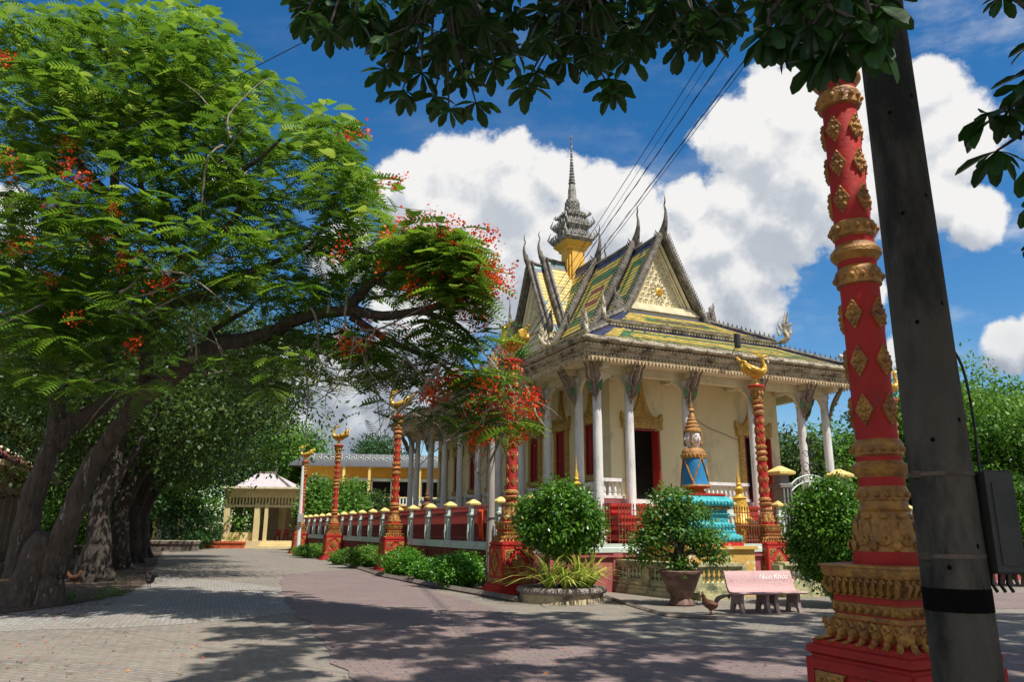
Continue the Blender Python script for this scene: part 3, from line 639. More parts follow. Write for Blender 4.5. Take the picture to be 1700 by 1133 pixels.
b = MB(); b.box(5.0, 5.22, 1.16, 1.36, 6.25, 6.5); b.tube([(5.1, 1.3, 6.5), (5.1, 1.2, 6.75), (5.1, 1.3, 6.95)], .02, 6)
lampo = b.build('wall_lamp', 'black', temple)
b = MB(); b.tube([(5.2, 1.3, 6.35), (5.9, 1.3, 5.95), (6.7, 1.3, 5.72), (7.6, 1.3, 5.45)], .012, 5, smooth=4); b.build('wire', 'cable', lampo); b = MB(); b.tube([(5.1, 1.3, 6.25), (5.08, 1.3, 5.9), (5.12, 1.3, 5.55), (5.3, 1.3, 5.45)], .014, 5, smooth=3); b.build('wire', 'cable', lampo); b = MB(); b.tube([(5.08, 1.3, 6.9), (5.05, 1.32, 7.6)], .010, 4); b.build('wire', 'cable', lampo)
# plant rooted in the roof
b = MB(); 
pc = crown('roof_weed', 'mid', [((0, 0, .25), (.3, .3, .35), 26)], .16, None, per=14, clump=.3)
tag(pc, 'small green weed rooted in the roof gutter below the side gable', 'plant'); pc.location = tuple(T(1.2, 9.0, 10.05))
# ------------------------------------------------------------ red and gold bird pillars
def pillar_parts(root):
    U = (0, 0, 1); sides = [((0, -1, 0), (1, 0, 0)), ((1, 0, 0), (0, 1, 0)), ((0, 1, 0), (-1, 0, 0)), ((-1, 0, 0), (0, -1, 0))]
    b = MB(); b.lathe([(.70, 0), (.70, .09), (.64, .10), (.64, .19), (.58, .20), (.58, .27), (.50, .28), (.47, .46), (.47, 1.31), (.455, 1.32), (.47, 1.34), (.50, 1.36), (.50, 1.41), (.46, 1.42), (.46, 1.45), (.40, 1.46), (.36, 1.62), (.36, 1.90), (.33, 1.99), (.29, 2.0)], sq=True)
    b.lathe([(.31, 1.99), (.315, 2.03), (.31, 2.08), (.2, 2.09)], 20)
    for n, x in sides:
        n_, x_ = Vector(n), Vector(x)
        for (a, c, d, e) in ((-.47, -.40, .46, 1.32), (.40, .47, .46, 1.32), (-.40, .40, 1.25, 1.32), (-.40, .40, .46, .52)):
            b.prism([(a, d), (c, d), (c, e), (a, e)], n_*.47, x, U, n, .022)
    b.slim(1.455, .86).slim(1.33, .95, 1.455).build('pedestal', 'red', root)
    g = MB()
    for n, x in sides:
        n_, x_ = Vector(n), Vector(x); u_ = Vector(U)
        # corner scroll fields, centre rosette
        for sx in (1, -1):
            for sz, z0 in ((1, 1.24), (-1, .53)):
                g.prism([(0, 0), (.30, 0), (0, .36)], n_*.475+x_*sx*.395+u_*z0, -x_*sx, -u_*sz, n, .012)
                for k, (a, c, r) in enumerate(((.09, .07, .065), (.20, .06, .045), (.07, .19, .05), (.05, .28, .03), (.26, .03, .025))):
                    g.curl(n_*.495+x_*sx*(.395-a)+u_*(z0-sz*c), -x_*sx, -u_*sz, r, .018, 1.2, a0=.6*k)
        o = n_*.475+u_*.885; g.prism([(0, -.27), (.21, 0), (0, .27), (-.21, 0)], o, x, U, n, .025)
        for k in range(8):
            a = 2*pi*k/8; r = .13; g.curl(o+n_*.03+x_*(r*cos(a)*.8)+u_*(r*sin(a)), x_*cos(a)+u_*sin(a), u_*cos(a)-x_*sin(a), .05, .016, 1.1)
            g.lump(o+n_*.02+x_*(.075*cos(a))+u_*(.09*sin(a)), n, x_*cos(a)+u_*sin(a), .05, .09, .04)
        g.lump(o, n, U, .10, .10, .08)
        # leaf bands
        for k in range(9):
            t = (k-4)*.118; g.curl(n_*.53+x_*(t+.03)+u_*.35, x_, u_, .03, .012, 1., hand=-1); g.lump(n_*.475+x_*t+u_*.38, n_+u_*.3, -u_, .115, .18, .06, nu=7); g.curl(n_*.52+x_*t+u_*.42, x_, u_, .045, .014, 1)
        for k in range(7):
            t = (k-3)*.125; g.lump(n_*.37+x_*t+u_*1.535, n_-u_*.1, -u_, .125, .15, .09, nu=7); g.curl(n_*.46+x_*t+u_*1.56, x_, u_, .04, .016, 1); g.lump(n_*.44+x_*t+u_*1.47, n, -u_, .06, .07, .04)
        for k in range(8): g.lump(n_*.362+x_*((k-3.5)*.092)+u_*1.68, n, U, .065, .06, .05)
        for k in range(10):
            t = (k-4.5)*.078; g.tube([n_*.36+x_*t+u_*1.775, n_*.41+x_*(t+.02)+u_*1.80, n_*.43+x_*(t+.045)+u_*1.85, n_*.40+x_*(t+.02)+u_*1.885], [.012, .022, .022, .010], 5)
            g.curl(n_*.41+x_*(t+.03)+u_*1.865, x_, u_, .028, .012, 1.)
    for w, z0, z1, in ((.475, .30, .45), (.385, 1.48, 1.60), (.368, 1.65, 1.72), (.366, 1.78, 1.895), (.492, .44, .475), (.365, 1.60, 1.64), (.375, 1.645, 1.655), (.375, 1.715, 1.725), (.375, 1.765, 1.785)): g.lathe([(w-.02, z0), (w, z0+.004), (w, z1-.004), (w-.02, z1)], sq=True)
    g.lathe([(.40, 1.895), (.415, 1.91), (.425, 1.965), (.44, 1.968), (.44, 1.985), (.3, 1.992)], sq=True)
    g.lathe([(.37, 1.58), (.395, 1.60)], sq=True)
    g.slim(1.455, .86).build('gilded_band', 'gold', root)
    s = MB(); pr = [(.285, 2.08), (.27, 2.16), (.23, 2.28), (.195, 2.36), (.21, 2.38), (.19, 2.40), (.19, 2.44), (.2, 2.45), (.205, 2.52), (.19, 2.54), (.175, 2.60), (.23, 2.66), (.24, 2.70), (.19, 2.73), (.175, 2.76), (.205, 2.78), (.21, 2.86), (.2, 2.88), (.17, 2.90)]
    s.lathe(pr, 24)
    for k in range(10):
        a = 2*pi*k/10; d = Vector((cos(a), sin(a), 0)); t = Vector((-sin(a), cos(a), 0)); u_ = Vector(U)
        s.lump(d*.245+u_*2.22, d+u_*.35, u_, .11, .18, .035, nu=8); s.curl(d*.28+u_*2.17+t*.0, t, u_, .055, .014, .9, a0=pi*1.1); s.lump(d*.285+u_*2.12+t*.085, d, u_, .08, .08, .03); s.lump(d*.225+u_*2.33, d, u_, .08, .05, .02)
    for z, r, n in ((2.485, .20, 14), (2.82, .205, 14)):
        for k in range(n): a = 2*pi*k/n; s.lump((r*cos(a), r*sin(a), z), (cos(a), sin(a), 0), U, .055, .05, .035)
    def ring(s, z):
        s.lathe([(.16, z), (.195, z+.015), (.20, z+.13), (.185, z+.15), (.165, z+.17), (.165, z+.21), (.19, z+.23), (.225, z+.27), (.225, z+.30), (.19, z+.34), (.165, z+.37), (.165, z+.41), (.19, z+.43), (.195, z+.54), (.16, z+.56)], 24)
        for zz in (z+.075, z+.485):
            for k in range(14): a = 2*pi*k/14; s.lump((.194*cos(a), .194*sin(a), zz), (cos(a), sin(a), 0), U, .055, .06, .035)
    ring(s, 4.12); ring(s, 5.72)
    s.lathe([(.15, 6.28), (.18, 6.30), (.15, 6.34), (.17, 6.42), (.23, 6.60), (.27, 6.68)], 20)
    for k in range(10):
        a = 2*pi*k/10; d = Vector((cos(a), sin(a), 0)); s.lump(d*.20+Vector(U)*6.50, d-Vector(U)*.3, U, .11, .20, .04)
    s.slim(1.455, .92, 6.3).build('ring_moulding', 'gold', root)
    sh = MB(); sh.lathe([(.172, 2.86), (.170, 4.14)], 32); sh.lathe([(.163, 4.6), (.158, 5.74)], 32); sh.lathe([(.158, 4.28), (.172, 4.29), (.172, 4.53), (.158, 4.54)], 24); sh.lathe([(.155, 5.88), (.172, 5.89), (.172, 6.14), (.155, 6.15)], 24); sh.lathe([(.178, 2.52), (.188, 2.53), (.188, 2.79), (.178, 2.80)], 24)
    sh.lathe([(.25, 6.67), (.295, 6.70), (.30, 6.75), (.28, 6.77), (.1, 6.78)], 24); sh.slim(1.455, .92, 6.3).build('shaft', 'red', root)
    dm = MB()
    for zs, r in (((3.12, 3.50, 3.88), .168), ((4.86, 5.18, 5.50), .158)):
        for j, z in enumerate(zs):
            for k in range(5):
                a = 2*pi*(k+.0)/5+.913; d = Vector((cos(a), sin(a), 0)); t = Vector((-sin(a), cos(a), 0)); u_ = Vector(U); o = d*(r-.008)+u_*z
                dm.prism([(0, -.125), (.075, 0), (0, .125), (-.075, 0)], o, t, u_, d, .026)
                dm.lump(o+d*.022, d, u_, .05, .06, .03)
                for q in range(8):
                    e = 2*pi*q/8; dm.lump(o+d*.02+t*(.045*cos(e))*(1 if q % 4 else .8)+u_*(.07*sin(e)), d, t*cos(e)+u_*sin(e), .032, .045, .025, nu=5, nv=2)
                for q in (-1, 1): dm.curl(o+d*.03+u_*(q*.09), t, u_, .02, .009, 1., n=6)
    dm.slim(1.455, .93).build('diamond_ornament', 'gold', root)
def bird_part(root):
    b = MB(); z = 6.77
    b.lathe([(.10, z), (.13, z+.03), (.09, z+.07), (.07, z+.2), (.08, z+.3)], 10)
    b.tube([(-.56, 0, z+1.06), (-.48, 0, z+1.09), (-.40, 0, z+1.09), (-.33, 0, z+1.06), (-.29, 0, z+.96), (-.33, 0, z+.82), (-.36, 0, z+.68), (-.29, 0, z+.52), (-.08, 0, z+.42), (.12, 0, z+.42), (.27, 0, z+.50), (.34, 0, z+.62)],
           [.008, .028, .055, .072, .050, .055, .085, .135, .155, .145, .11, .05], 12, smooth=3, up=(0, 1, 0))
    b.tube([(-.46, 0, z+.98), (-.38, 0, z+.97), (-.30, 0, z+.98)], [.008, .025, .04], 6)
    for k in range(5): b.tube([(-.34+.05*k, 0, z+1.07), (-.30+.07*k, 0, z+1.14+.02*k), (-.24+.09*k, 0, z+1.16+.015*k)], [.035, .025, .006], 5, flat=.5)
    for s in (1, -1):
        b.tube([(-.22, s*.15, z+.50), (-.02, s*.20, z+.52), (.18, s*.20, z+.60), (.34, s*.17, z+.76)], [.07, .11, .09, .015], 8, smooth=3, flat=.9)
        for k in range(4): b.tube([(-.1+.09*k, s*.2, z+.45+.02*k), (.08+.09*k, s*.22, z+.46+.05*k), (.2+.08*k, s*.2, z+.54+.08*k)], [.03, .045, .008], 6)
        b.lump((-.32, s*.065, z+1.0), (0, s, 0), (0, 0, 1), .04, .04, .02)
    for k in range(7):      # upswept tail plumes
        y = (k-3)*.035; b.tube([(.24, y, z+.46), (.40+.02*k*(k % 2), y*1.4, z+.60), (.50-.03*abs(k-3), y*1.6, z+.80), (.62-.04*abs(k-3), y*1.2, z+.98-.04*abs(k-3))], [.07, .08, .07, .012], 8, smooth=3)
    for k in range(6): b.curl((.34+.05*k, 0, z+.5+.09*k), (1, 0, .3), (-.3, 0, 1), .07, .03, 1., n=7)
    for k in range(12): a = .5+k*.2; b.lump((-.30+.02*k, (-1)**k*.12, z+.56-.02*k), (-.5, (-1)**k, 0), (0, 0, -1), .09, .11, .03)
    o = b.build('bird_statue', 'bird', root, 50)
    w = MB(); w.tube([(-.50, 0, z+1.01), (-.50, 0, z+.93)], .006, 4); w.lathe([(.004, z+.95), (.02, z+.92), (.03, z+.87), (.028, z+.84), (.01, z+.82)], 8, -.50, 0); w.build('bell', 'face', o)
    return o
def ray_row(px, t):            # abscissa on the temple-parallel line at depth t where the picture column px falls
    k = ray(px, 880)[:2]; o = C2+A2*t; m = np.array([[B2[0], -k[0]], [B2[1], -k[1]]]); return np.linalg.solve(m, -o)[0]
prow = []
pil = thing('bird_pillar', 'red and gold bird pillar beside the slim lamp post, in front of the temple corner', 'ornamental pillar', T(-4.81, -3.19), TA, 'red and gold pillars topped with birds')
pillar_parts(pil); pb = bird_part(pil); pb.rotation_euler = (0, 0, radians(-62))
def put_pillar(s, t, z, label, brot):
    c = copy_tree(pil); q = T(s, t, z); c.location = tuple(q); c['label'] = label
    for ch in KIDS[c.name]:
        if ch.name.startswith('bird_statue'): ch.rotation_euler = (0, 0, brot)
    return c
put_pillar(-4.81, 9.5, 0, 'second bird pillar up the lane, its gold bird just left of the temple eave', radians(-24))
put_pillar(-4.81, 23.0, 0, 'bird pillar with its gold bird clear against the cloud, left of the fence middle', radians(-24))
put_pillar(-4.81, 35.7, 0, 'farthest bird pillar of the lane, behind the leaning white pole', radians(-24))
put_pillar(4.62, -3.19, 0, 'bird pillar left of the grey gate, its bird facing right under the eave', radians(160))
put_pillar(ray_row(1503, -3.19), -3.19, 0, 'bird pillar half hidden behind the big near pillar and the utility pole', radians(160))
p0 = put_pillar(0, 0, 0, 'very large near pillar, red shaft with gold diamonds, cut off by the leaves above', radians(160))
q = Py(1462, 788, 5.72); p0.location = (float(q[0]), float(q[1]), -.46); p0.scale = (.94, .94, 1)

# ------------------------------------------------------------ fence of the temple compound
def post_mb(z0, z1, w=.26):
    b = MB(); b.rect([(0, z0), (0, z1-.35), (.05, z1-.33), (.06, z1-.27), (0, z1-.25), (0, z1)], -w/2, w/2, -w/2, w/2)
    for s in (-1, 1): b.box(-w/2-.02, w/2+.02, s*w/2-.03, s*w/2+.03, z0, z0+.12) if False else None
    b.tube([(0, -w/2-.03, z0), (0, -w/2-.06, z0+.3), (0, -w/2-.02, z1-.36)], [.05, .04, .05], 6, smooth=2)
    return b
def cap_mb(z, w): 
    b = MB(); b.rect([(0, z), (.07, z+.03), (.08, z+.08), (.0, z+.15), (-.10, z+.22)], -w/2, w/2, -w/2, w/2); return b
def fence(label, x0, y0, x1, y1, n, wallm, skip=(), group=None, z0=0., bars='bars', red=True):
    o = T(x0, y0); e = T(x1, y1); L = hypot(*(e-o)[:2]); rz = atan2(e[1]-o[1], e[0]-o[0])
    t = thing('compound_fence', label, 'fence', o, rz)
    b = MB(); b.box(0, L, -.12, .12, z0, 1.12)
    for k in range(n+1): b.box(L*k/n-.16, L*k/n+.16, -.16, .16, z0, 1.115)
    b.rect([(.02, .98), (.05, 1.0), (.05, 1.06)], 0, L, -.15, .15); b.build('wall_base', wallm, t)
    b = MB(); b.rect([(0, 1.12), (.04, 1.13), (.04, 1.26), (.01, 1.28), (.01, 1.38)], 0, L, -.13, .13); b.build('ledge', 'fgreen', t)
    post = None; panel = None; step = L/n
    for k in range(n+1):
        if k in skip: continue
        if post is None: post = post_mb(1.38, 2.58).build('post', 'fgreen', t); cap_mb(2.58, .26).build('cap', 'fcap', post); c = post
        else: c = copy_tree(post, t)
        c.location = (L*k/n, 0, 0)
    for k in range(n):
        if panel is None:
            b = MB(); m = int(step/.115)
            for z in (1.48, 1.95, 2.36): b.box(.13, step-.13, -.015, .015, z, z+.03)
            for i in range(m):
                x = .16+(step-.32)*i/(m-1); bw = .020 if red else .009; b.box(x-bw, x+bw, -.012, .012, 1.38, 2.48); b.tube([(x, 0, 2.46), (x, 0, 2.52), (x, 0, 2.60)], [.012, .028, .003], 4)
                if i % 2 == 0 and i < m-1: b.curl((x+.055, 0, 2.26), (1, 0, 0), (0, 0, 1), .05, .010, 1., n=6); b.curl((x+.055, 0, 1.62), (1, 0, 0), (0, 0, -1), .05, .010, 1., n=6)
            panel = b.build('bar_panel', bars, t); c = panel
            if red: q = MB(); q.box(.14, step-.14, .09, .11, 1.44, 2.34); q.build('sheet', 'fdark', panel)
        else: c = copy_tree(panel, t)
        c.location = (L*k/n, 0, 0)
    return t
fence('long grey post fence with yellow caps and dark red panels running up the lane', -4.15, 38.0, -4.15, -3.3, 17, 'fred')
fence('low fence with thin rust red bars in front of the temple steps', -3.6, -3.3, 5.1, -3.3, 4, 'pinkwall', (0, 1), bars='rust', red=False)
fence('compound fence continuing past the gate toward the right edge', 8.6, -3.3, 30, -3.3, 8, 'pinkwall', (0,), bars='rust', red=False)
# gate
gt = thing('iron_gate', 'grey gate posts with yellow caps and a scrolled iron arch between them', 'gate', T(5.35, -3.25), TA)
for x in (0, 2.75):
    b = MB(); w = .42; b.rect([(.05, 0), (.05, 1.3), (0, 1.35), (0, 3.2), (.07, 3.24), (.08, 3.34), (-.03, 3.38), (-.03, 3.66)], x-w/2, x+w/2, -w/2, w/2)
    for q in (-.16, 0, .16): b.tube([(x+q, -w/2-.02, 1.35), (x+q, -w/2-.04, 3.2)], .05, 6)
    p = b.build('gate_post', 'pole', gt); b = MB(); b.rect([(0, 0), (.14, .04), (.15, .12), (.02, .2), (-.16, .32)], x-w/2, x+w/2, -w/2, w/2); o = b.build('cap', 'fcap', p); o.location = (0, 0, 3.66)
b = MB()
for r, dz in ((0, 0), (.0, -.22)):
    b.tube([(.22, 0, 3.15+dz), (.7, 0, 3.55+dz), (1.375, 0, 3.72+dz), (2.05, 0, 3.55+dz), (2.53, 0, 3.15+dz)], .028, 6, smooth=4)
for k in range(9):
    x = .4+.245*k; b.curl((x, 0, 3.32+.25*sin(pi*(k+.5)/9)), (1, 0, 0), (0, 0, 1), .11, .014, 1.3, hand=1 if k % 2 else -1)
b.build('arch', 'fgreen', gt)
b = MB()
for z, r in ((3.98, .22), (3.6, .3), (4.45, .15), (3.1, .26), (2.8, .22)):
    for s in (1, -1): b.curl((1.375+s*r*.8, 0, z), (s, 0, 0), (0, 0, 1), r, .018, 1.4, seg=5, n=14)
b.tube([(1.375, 0, 2.6), (1.375, 0, 4.9)], .02, 5); b.tube([(1.375, 0, 4.8), (1.375, 0, 4.95), (1.375, 0, 5.15)], [.03, .07, .003], 6)
b.build('scrollwork', 'black', gt)
b = MB()
for k in range(12): b.box(.28+.2*k-.012, .28+.2*k+.012, -.012, .012, 1.38, 2.55+.1*sin(pi*k/11))
for z in (1.5, 2.3): b.box(.22, 2.53, -.015, .015, z, z+.03)
b.build('gate_leaf', 'black', gt)

# ------------------------------------------------------------ stupas
def stupa(label, s, t, z0, h, m, group=None):
    o = thing('stupa', label, 'stupa', T(s, t, z0), TA, group); k = h
    b = MB(); b.lathe([(.20*k, 0), (.20*k, .05*k), (.185*k, .06*k), (.185*k, .22*k), (.21*k, .24*k), (.21*k, .26*k), (.17*k, .28*k)], 24)
    for j in range(2):
        for i in range(20): a = 2*pi*i/20; b.lump((.186*k*cos(a), .186*k*sin(a), (.10+.08*j)*k), (cos(a), sin(a), 0), (0, 0, 1), .05*k, .07*k, .015*k, nu=5, nv=2)
    b.build('drum', m, o)
    b = MB(); b.lathe([(.165*k, .28*k), (.15*k, .30*k), (.12*k, .33*k), (.095*k, .44*k), (.075*k, .54*k), (.085*k, .55*k), (.06*k, .57*k), (.035*k, .60*k), (.05*k, .63*k), (.055*k, .66*k), (.025*k, .69*k), (.035*k, .71*k), (.02*k, .74*k), (.024*k, .77*k), (.010*k, .80*k), (.001, 1.0*k)], 20); b.build('bell_and_spire', m, o); return o
stupa('golden bell shaped stupa behind the fence, left of the gate', ray_row(1231, -1.7), -1.7, TZ, 3.05, 'bird')
stupa('small gold spire showing above the round bush', ray_row(958, -2.2), -2.2, TZ, 2.95, 'bird')
stupa('dark bronze stupa behind the red fence panels', ray_row(749, 7.)*0-2.7, 11.5, TZ, 3.0, 'henb')
# far golden kneeling figure behind the gate
gb = copy_tree(pb); gb.parent = None; gb.rotation_euler = (0, 0, TA+pi*.9); q = T(8.0, 2.5, 0); gb.location = (float(q[0]), float(q[1]), -3.8+0)
gb.name = 'gold_bird_statue'; tag(gb, 'gold bird statue seen through the arch of the gate', 'statue')
pd = MB(); pd.rect([(0, 0), (.1, .1), (.0, .2), (0, 1.6), (.1, 1.7), (.1, 1.75)], -.2, .2, -.2, .2); po = pd.build('statue_plinth', 'red'); po.location = tuple(T(8.0, 2.5, TZ)); po.rotation_euler = (0, 0, TA); tag(po, 'slim red plinth under the gold bird inside the gate', 'plinth')

# ------------------------------------------------------------ four-faced guardian on its turquoise pedestal
gx, gy = ray_row(1158, -4.9), -4.9
gd = thing('four_faced_statue', 'four faced blue and gold guardian statue with a tall spire crown on a turquoise pedestal', 'statue', T(gx, gy, 0), TA)
b = MB(); b.rect([(0, 0), (0, 1.26), (.08, 1.28), (.08, 1.36)], -1.15, 1.15, -1.05, 1.05); b.build('plinth', 'plinth', gd)
b = MB(); b.rect([(.02, 1.36), (.02, 1.46), (-.06, 1.48)], -.92, .92, -.85, .85); b.rect([(-.1, 2.76), (0, 2.78), (0, 2.84)], -.62, .62, -.6, .6); b.build('red_course', 'red', gd)
b = MB(); b.rect([(0, 1.46), (.04, 1.55), (.0, 1.66), (-.1, 1.70), (-.1, 1.78), (-.16, 1.84), (-.12, 1.96), (-.24, 2.02), (-.24, 2.2), (-.18, 2.26), (-.26, 2.3), (-.26, 2.36), (-.2, 2.40)], -.9, .9, -.83, .83)
b.rect([(-.2, 2.46), (-.12, 2.50), (-.10, 2.62), (-.2, 2.74), (-.3, 2.78)], -.9, .9, -.83, .83)
for z, w, h in ((1.56, .93, .12), (1.9, .79, .12), (2.56, .80, .16)):
    for s_ in range(4):
        m = Matrix.Rotation(s_*pi/2, 4, 'Z'); o = MB(); ww = w if s_ % 2 == 0 else w-.07; dd = (w-.07) if s_ % 2 == 0 else w
        for k in range(13): x = (k-6)/6.6*ww; o.lump((x, -dd-.005, z), (0, -1, 0), (0, 0, 1), .12, h, .04, nu=5, nv=2)
        b.merge(o, m)
b.build('pedestal', 'teal', gd)
b = MB(); b.rect([(-.22, 2.38), (-.17, 2.40), (-.17, 2.45), (-.22, 2.47)], -.9, .9, -.83, .83)
b.lathe([(.28, 2.84), (.32, 2.90), (.24, 2.96), (.34, 3.04), (.40, 3.08)], 20); b.build('gold_course', 'gold', gd)
b = MB(); b.lathe([(.42, 3.06), (.40, 3.12), (.365, 3.35), (.35, 3.7), (.345, 4.0), (.33, 4.04)], 28); b.build('robe', 'blue', gd)
b = MB(); b.lathe([(.43, 3.02), (.45, 3.06), (.43, 3.10)], 28); b.lathe([(.355, 3.88), (.37, 3.9), (.36, 4.02), (.345, 4.1), (.32, 4.14), (.27, 4.17), (.2, 4.2)], 28)
for k in range(20): a = 2*pi*k/20; b.lump((.362*cos(a), .362*sin(a), 3.97), (cos(a), sin(a), 0), (0, 0, 1), .09, .12, .03)
for k in range(4):
    a = pi/4+k*pi/2
    for s in (1, -1):
        b.tube([((.36+.06*t*t)*cos(a+s*(.75-.9*t*(1 if t < 1 else 1))), (.36+.06*t*t)*sin(a+s*(.75-.9*t)), 3.9-.86*t) for t in (0, .25, .5, .75, 1.)], .026, 6, smooth=2)
b.build('sash', 'gold', gd)
b = MB(); b.lathe([(.15, 4.16), (.155, 4.22), (.20, 4.28), (.225, 4.38), (.23, 4.55), (.22, 4.66), (.1, 4.7)], 24)
for k in range(4):
    a = k*pi/2+pi/4*0; d = Vector((cos(a), sin(a), 0)); b.lump(d*.20+Vector((0, 0, 4.48)), d, (0, 0, 1), .26, .36, .075, nu=12, nv=4); b.tube([d*.27+Vector((0, 0, 4.53)), d*.305+Vector((0, 0, 4.45)), d*.27+Vector((0, 0, 4.43))], [.012, .024, .012], 6)
hd = b.build('head', 'face', gd, 60)
b = MB()
for k in range(4):
    a = k*pi/2; d = Vector((cos(a), sin(a), 0)); t = Vector((-sin(a), cos(a), 0)); u = Vector((0, 0, 1))
    for s in (1, -1): 
        b.tube([d*.262+t*s*.035+u*4.525, d*.262+t*s*.065+u*4.535, d*.245+t*s*.10+u*4.525], [.006, .011, .005], 5); b.tube([d*.27+t*s*.02+u*4.565, d*.265+t*s*.065+u*4.585, d*.24+t*s*.11+u*4.565], .006, 4)
    b.tube([d*.268+t*-.035+u*4.385, d*.282+u*4.38, d*.268+t*.035+u*4.385], .010, 5)
b.build('features', 'black', hd)
b = MB()
for k in range(4): a = k*pi/2+pi/4; d = Vector((cos(a), sin(a), 0)); b.tube([d*.20+Vector((0, 0, 4.25)), d*.25+Vector((0, 0, 4.4)), d*.25+Vector((0, 0, 4.68))], [.02, .03, .03], 6); b.lump(d*.24+Vector((0, 0, 4.34)), d, (0, 0, 1), .09, .16, .05)
b.lathe([(.25, 4.66), (.27, 4.68), (.27, 4.74), (.23, 4.77), (.22, 4.83), (.235, 4.85), (.19, 4.89), (.18, 4.94), (.195, 4.96), (.15, 5.0), (.14, 5.05), (.15, 5.07), (.11, 5.11), (.10, 5.2), (.07, 5.25), (.05, 5.29), (.09, 5.34), (.085, 5.38), (.04, 5.43), (.055, 5.47), (.03, 5.5), (.035, 5.54), (.015, 5.6), (.002, 5.95)], 20)
b.build('crown_spire', 'gold', gd)

# ------------------------------------------------------------ low balustrade round the statue
def lowbal(nm_root, P, posts, label=None):
    for i, (p, q) in enumerate(zip(P, P[1:])):
        p, q = Vector(p), Vector(q); L = (q-p).length; d = (q-p)/L; n = Vector((-d.y, d.x, 0))
        b = MB()
        for w, a, c in ((.50, 0, .14), (.42, .14, .24), (.30, .24, .36), (.24, .36, .42), (.26, .74, .80), (.34, .80, .85), (.44, .85, .93)): b.prism([(0, a), (L, a), (L, c+.001*i), (0, c+.001*i)], p-n*w/2, d, (0, 0, 1), n, w)
        nb_ = max(1, round(L/1.55))
        for k in range(nb_+1): b.prism([(-.15, .2), (.15, .2), (.15, .86), (-.15, .86)], p+d*(L*k/nb_)-n*.165, d, (0, 0, 1), n, .33)
        b.build('rail_and_base', 'bal', nm_root)
        m = max(3, int(L/.16)); bb = MB()
        for k in range(m):
            x = L*(k+.5)/m; w_ = p+d*x; bb.lathe([(.055, .42), (.05, .45), (.03, .47), (.062, .53), (.066, .56), (.03, .63), (.03, .64), (.06, .70), (.04, .73), (.04, .75)], 8, w_.x, w_.y)
        bb.build('balusters', 'balw', nm_root)
lb = thing('stone_balustrade', 'mossy yellow low balustrade around the blue guardian statue', 'balustrade', (0, 0, 0))
q1 = T(-1.35, -2.95); q2 = T(-.95, -6.45); q3 = T(.55, -6.45)
lowbal(lb, [q1, q2, q3], 1)
lb2 = thing('stone_balustrade', 'mossy yellow balustrade end behind the right half of the lettered bench', 'balustrade', (0, 0, 0))
r1 = T(2.0, -6.45); r2 = T(3.55, -6.45); lowbal(lb2, [r1, r2], 1)
b = MB(); e = T(3.55, -6.55); e2 = T(3.75, -8.0); d = Vector(e2-e).normalized(); n = Vector((-d.y, d.x, 0)); b.prism([(0, 0), (1.45, 0), (1.45, .36), (1.15, .38), (0, .86)], Vector(e)-n*.14, d, (0, 0, 1), n, .28)
b.rect([(0, 0)], 0, 0, 0, 0) if False else None
b.build('ramp_cheek', 'bal', lb2)

# ------------------------------------------------------------ benches
def bench(label, loc, rz, text):
    o = thing('garden_bench', label, 'bench', loc, rz)
    Lh = .86; pr = [(-.30, .40), (-.33, .43), (-.30, .455), (-.05, .44), (.10, .46), (.17, .54), (.22, .68), (.28, .86), (.31, .88), (.335, .86), (.28, .68), (.225, .52), (.15, .41), (-.02, .385)]
    b = MB(); b.prism(pr[:4]+[(.06, .447), (.10, .40), (-.02, .385)], (-Lh, 0, 0), (0, 1, 0), (0, 0, 1), (1, 0, 0), 2*Lh); b.build('seat', 'bench', o)
    b = MB(); b.prism([(.062, .447)]+pr[4:13]+[(.102, .40)], (-Lh, 0, 0), (0, 1, 0), (0, 0, 1), (1, 0, 0), 2*Lh); k = b.build('backrest', 'bench', o, 50)
    lp = [(-.29, 0), (-.20, 0), (-.13, .16), (0, .22), (.10, .16), (.17, 0), (.26, 0), (.24, .12), (.18, .30), (.20, .44), (.16, .44), (.10, .39), (-.24, .39), (-.22, .25), (-.25, .10)]
    leg = None
    for x in (-.74, -.10, .12, .68):
        if leg is None: b = MB(); b.prism(lp, (-.04, 0, 0), (0, 1, 0), (0, 0, 1), (1, 0, 0), .08); leg = b.build('leg', 'benchleg', o); c = leg
        else: c = copy_tree(leg, o)
        c.location = (x, 0, 0)
    if text:
        for s_, x, z, sz in text:
            cu = bpy.data.curves.new('lettering', 'FONT'); cu.body = s_; cu.size = sz; cu.align_x = 'CENTER'; cu.extrude = .002; cu.shear = .35
            tmp = bpy.data.objects.new('tmp', cu); COL.objects.link(tmp); dg = bpy.context.evaluated_depsgraph_get(); me = bpy.data.meshes.new_from_object(tmp.evaluated_get(dg)); bpy.data.objects.remove(tmp)
            me.materials.clear(); me.materials.append(M['ink']); t = bpy.data.objects.new('lettering', me); link(t, k); reg(t, k)
            zt = (z-.54)/(.86-.54); t.location = (x, .17+.11*zt-.004, z); t.rotation_euler = (radians(90-18), 0, 0)
    return o
q = (Pz(1207, 1021)+Pz(1311, 1018))/2; q2_ = Pz(1311, 1018)-Pz(1207, 1021)
bench('pink terrazzo bench with white lettering, right of the big potted tree', (q[0]+.28, q[1]+.28, 0), atan2(q2_[1], q2_[0])-.05,
      [('. . .   . . .   . . .', .38, .815, .05), ('Niên Khóa', .36, .70, .17), ('. . . .         . . .', .36, .655, .05), ('~~ ~~~ ~~~', .36, .585, .08)])
q = Pz(1672, 972); bench('plain pink bench at the right edge beyond the utility pole', (q[0]+.1, q[1], 0), .12, [('~~~~~ ~~~ ~~', .1, .74, .1)])

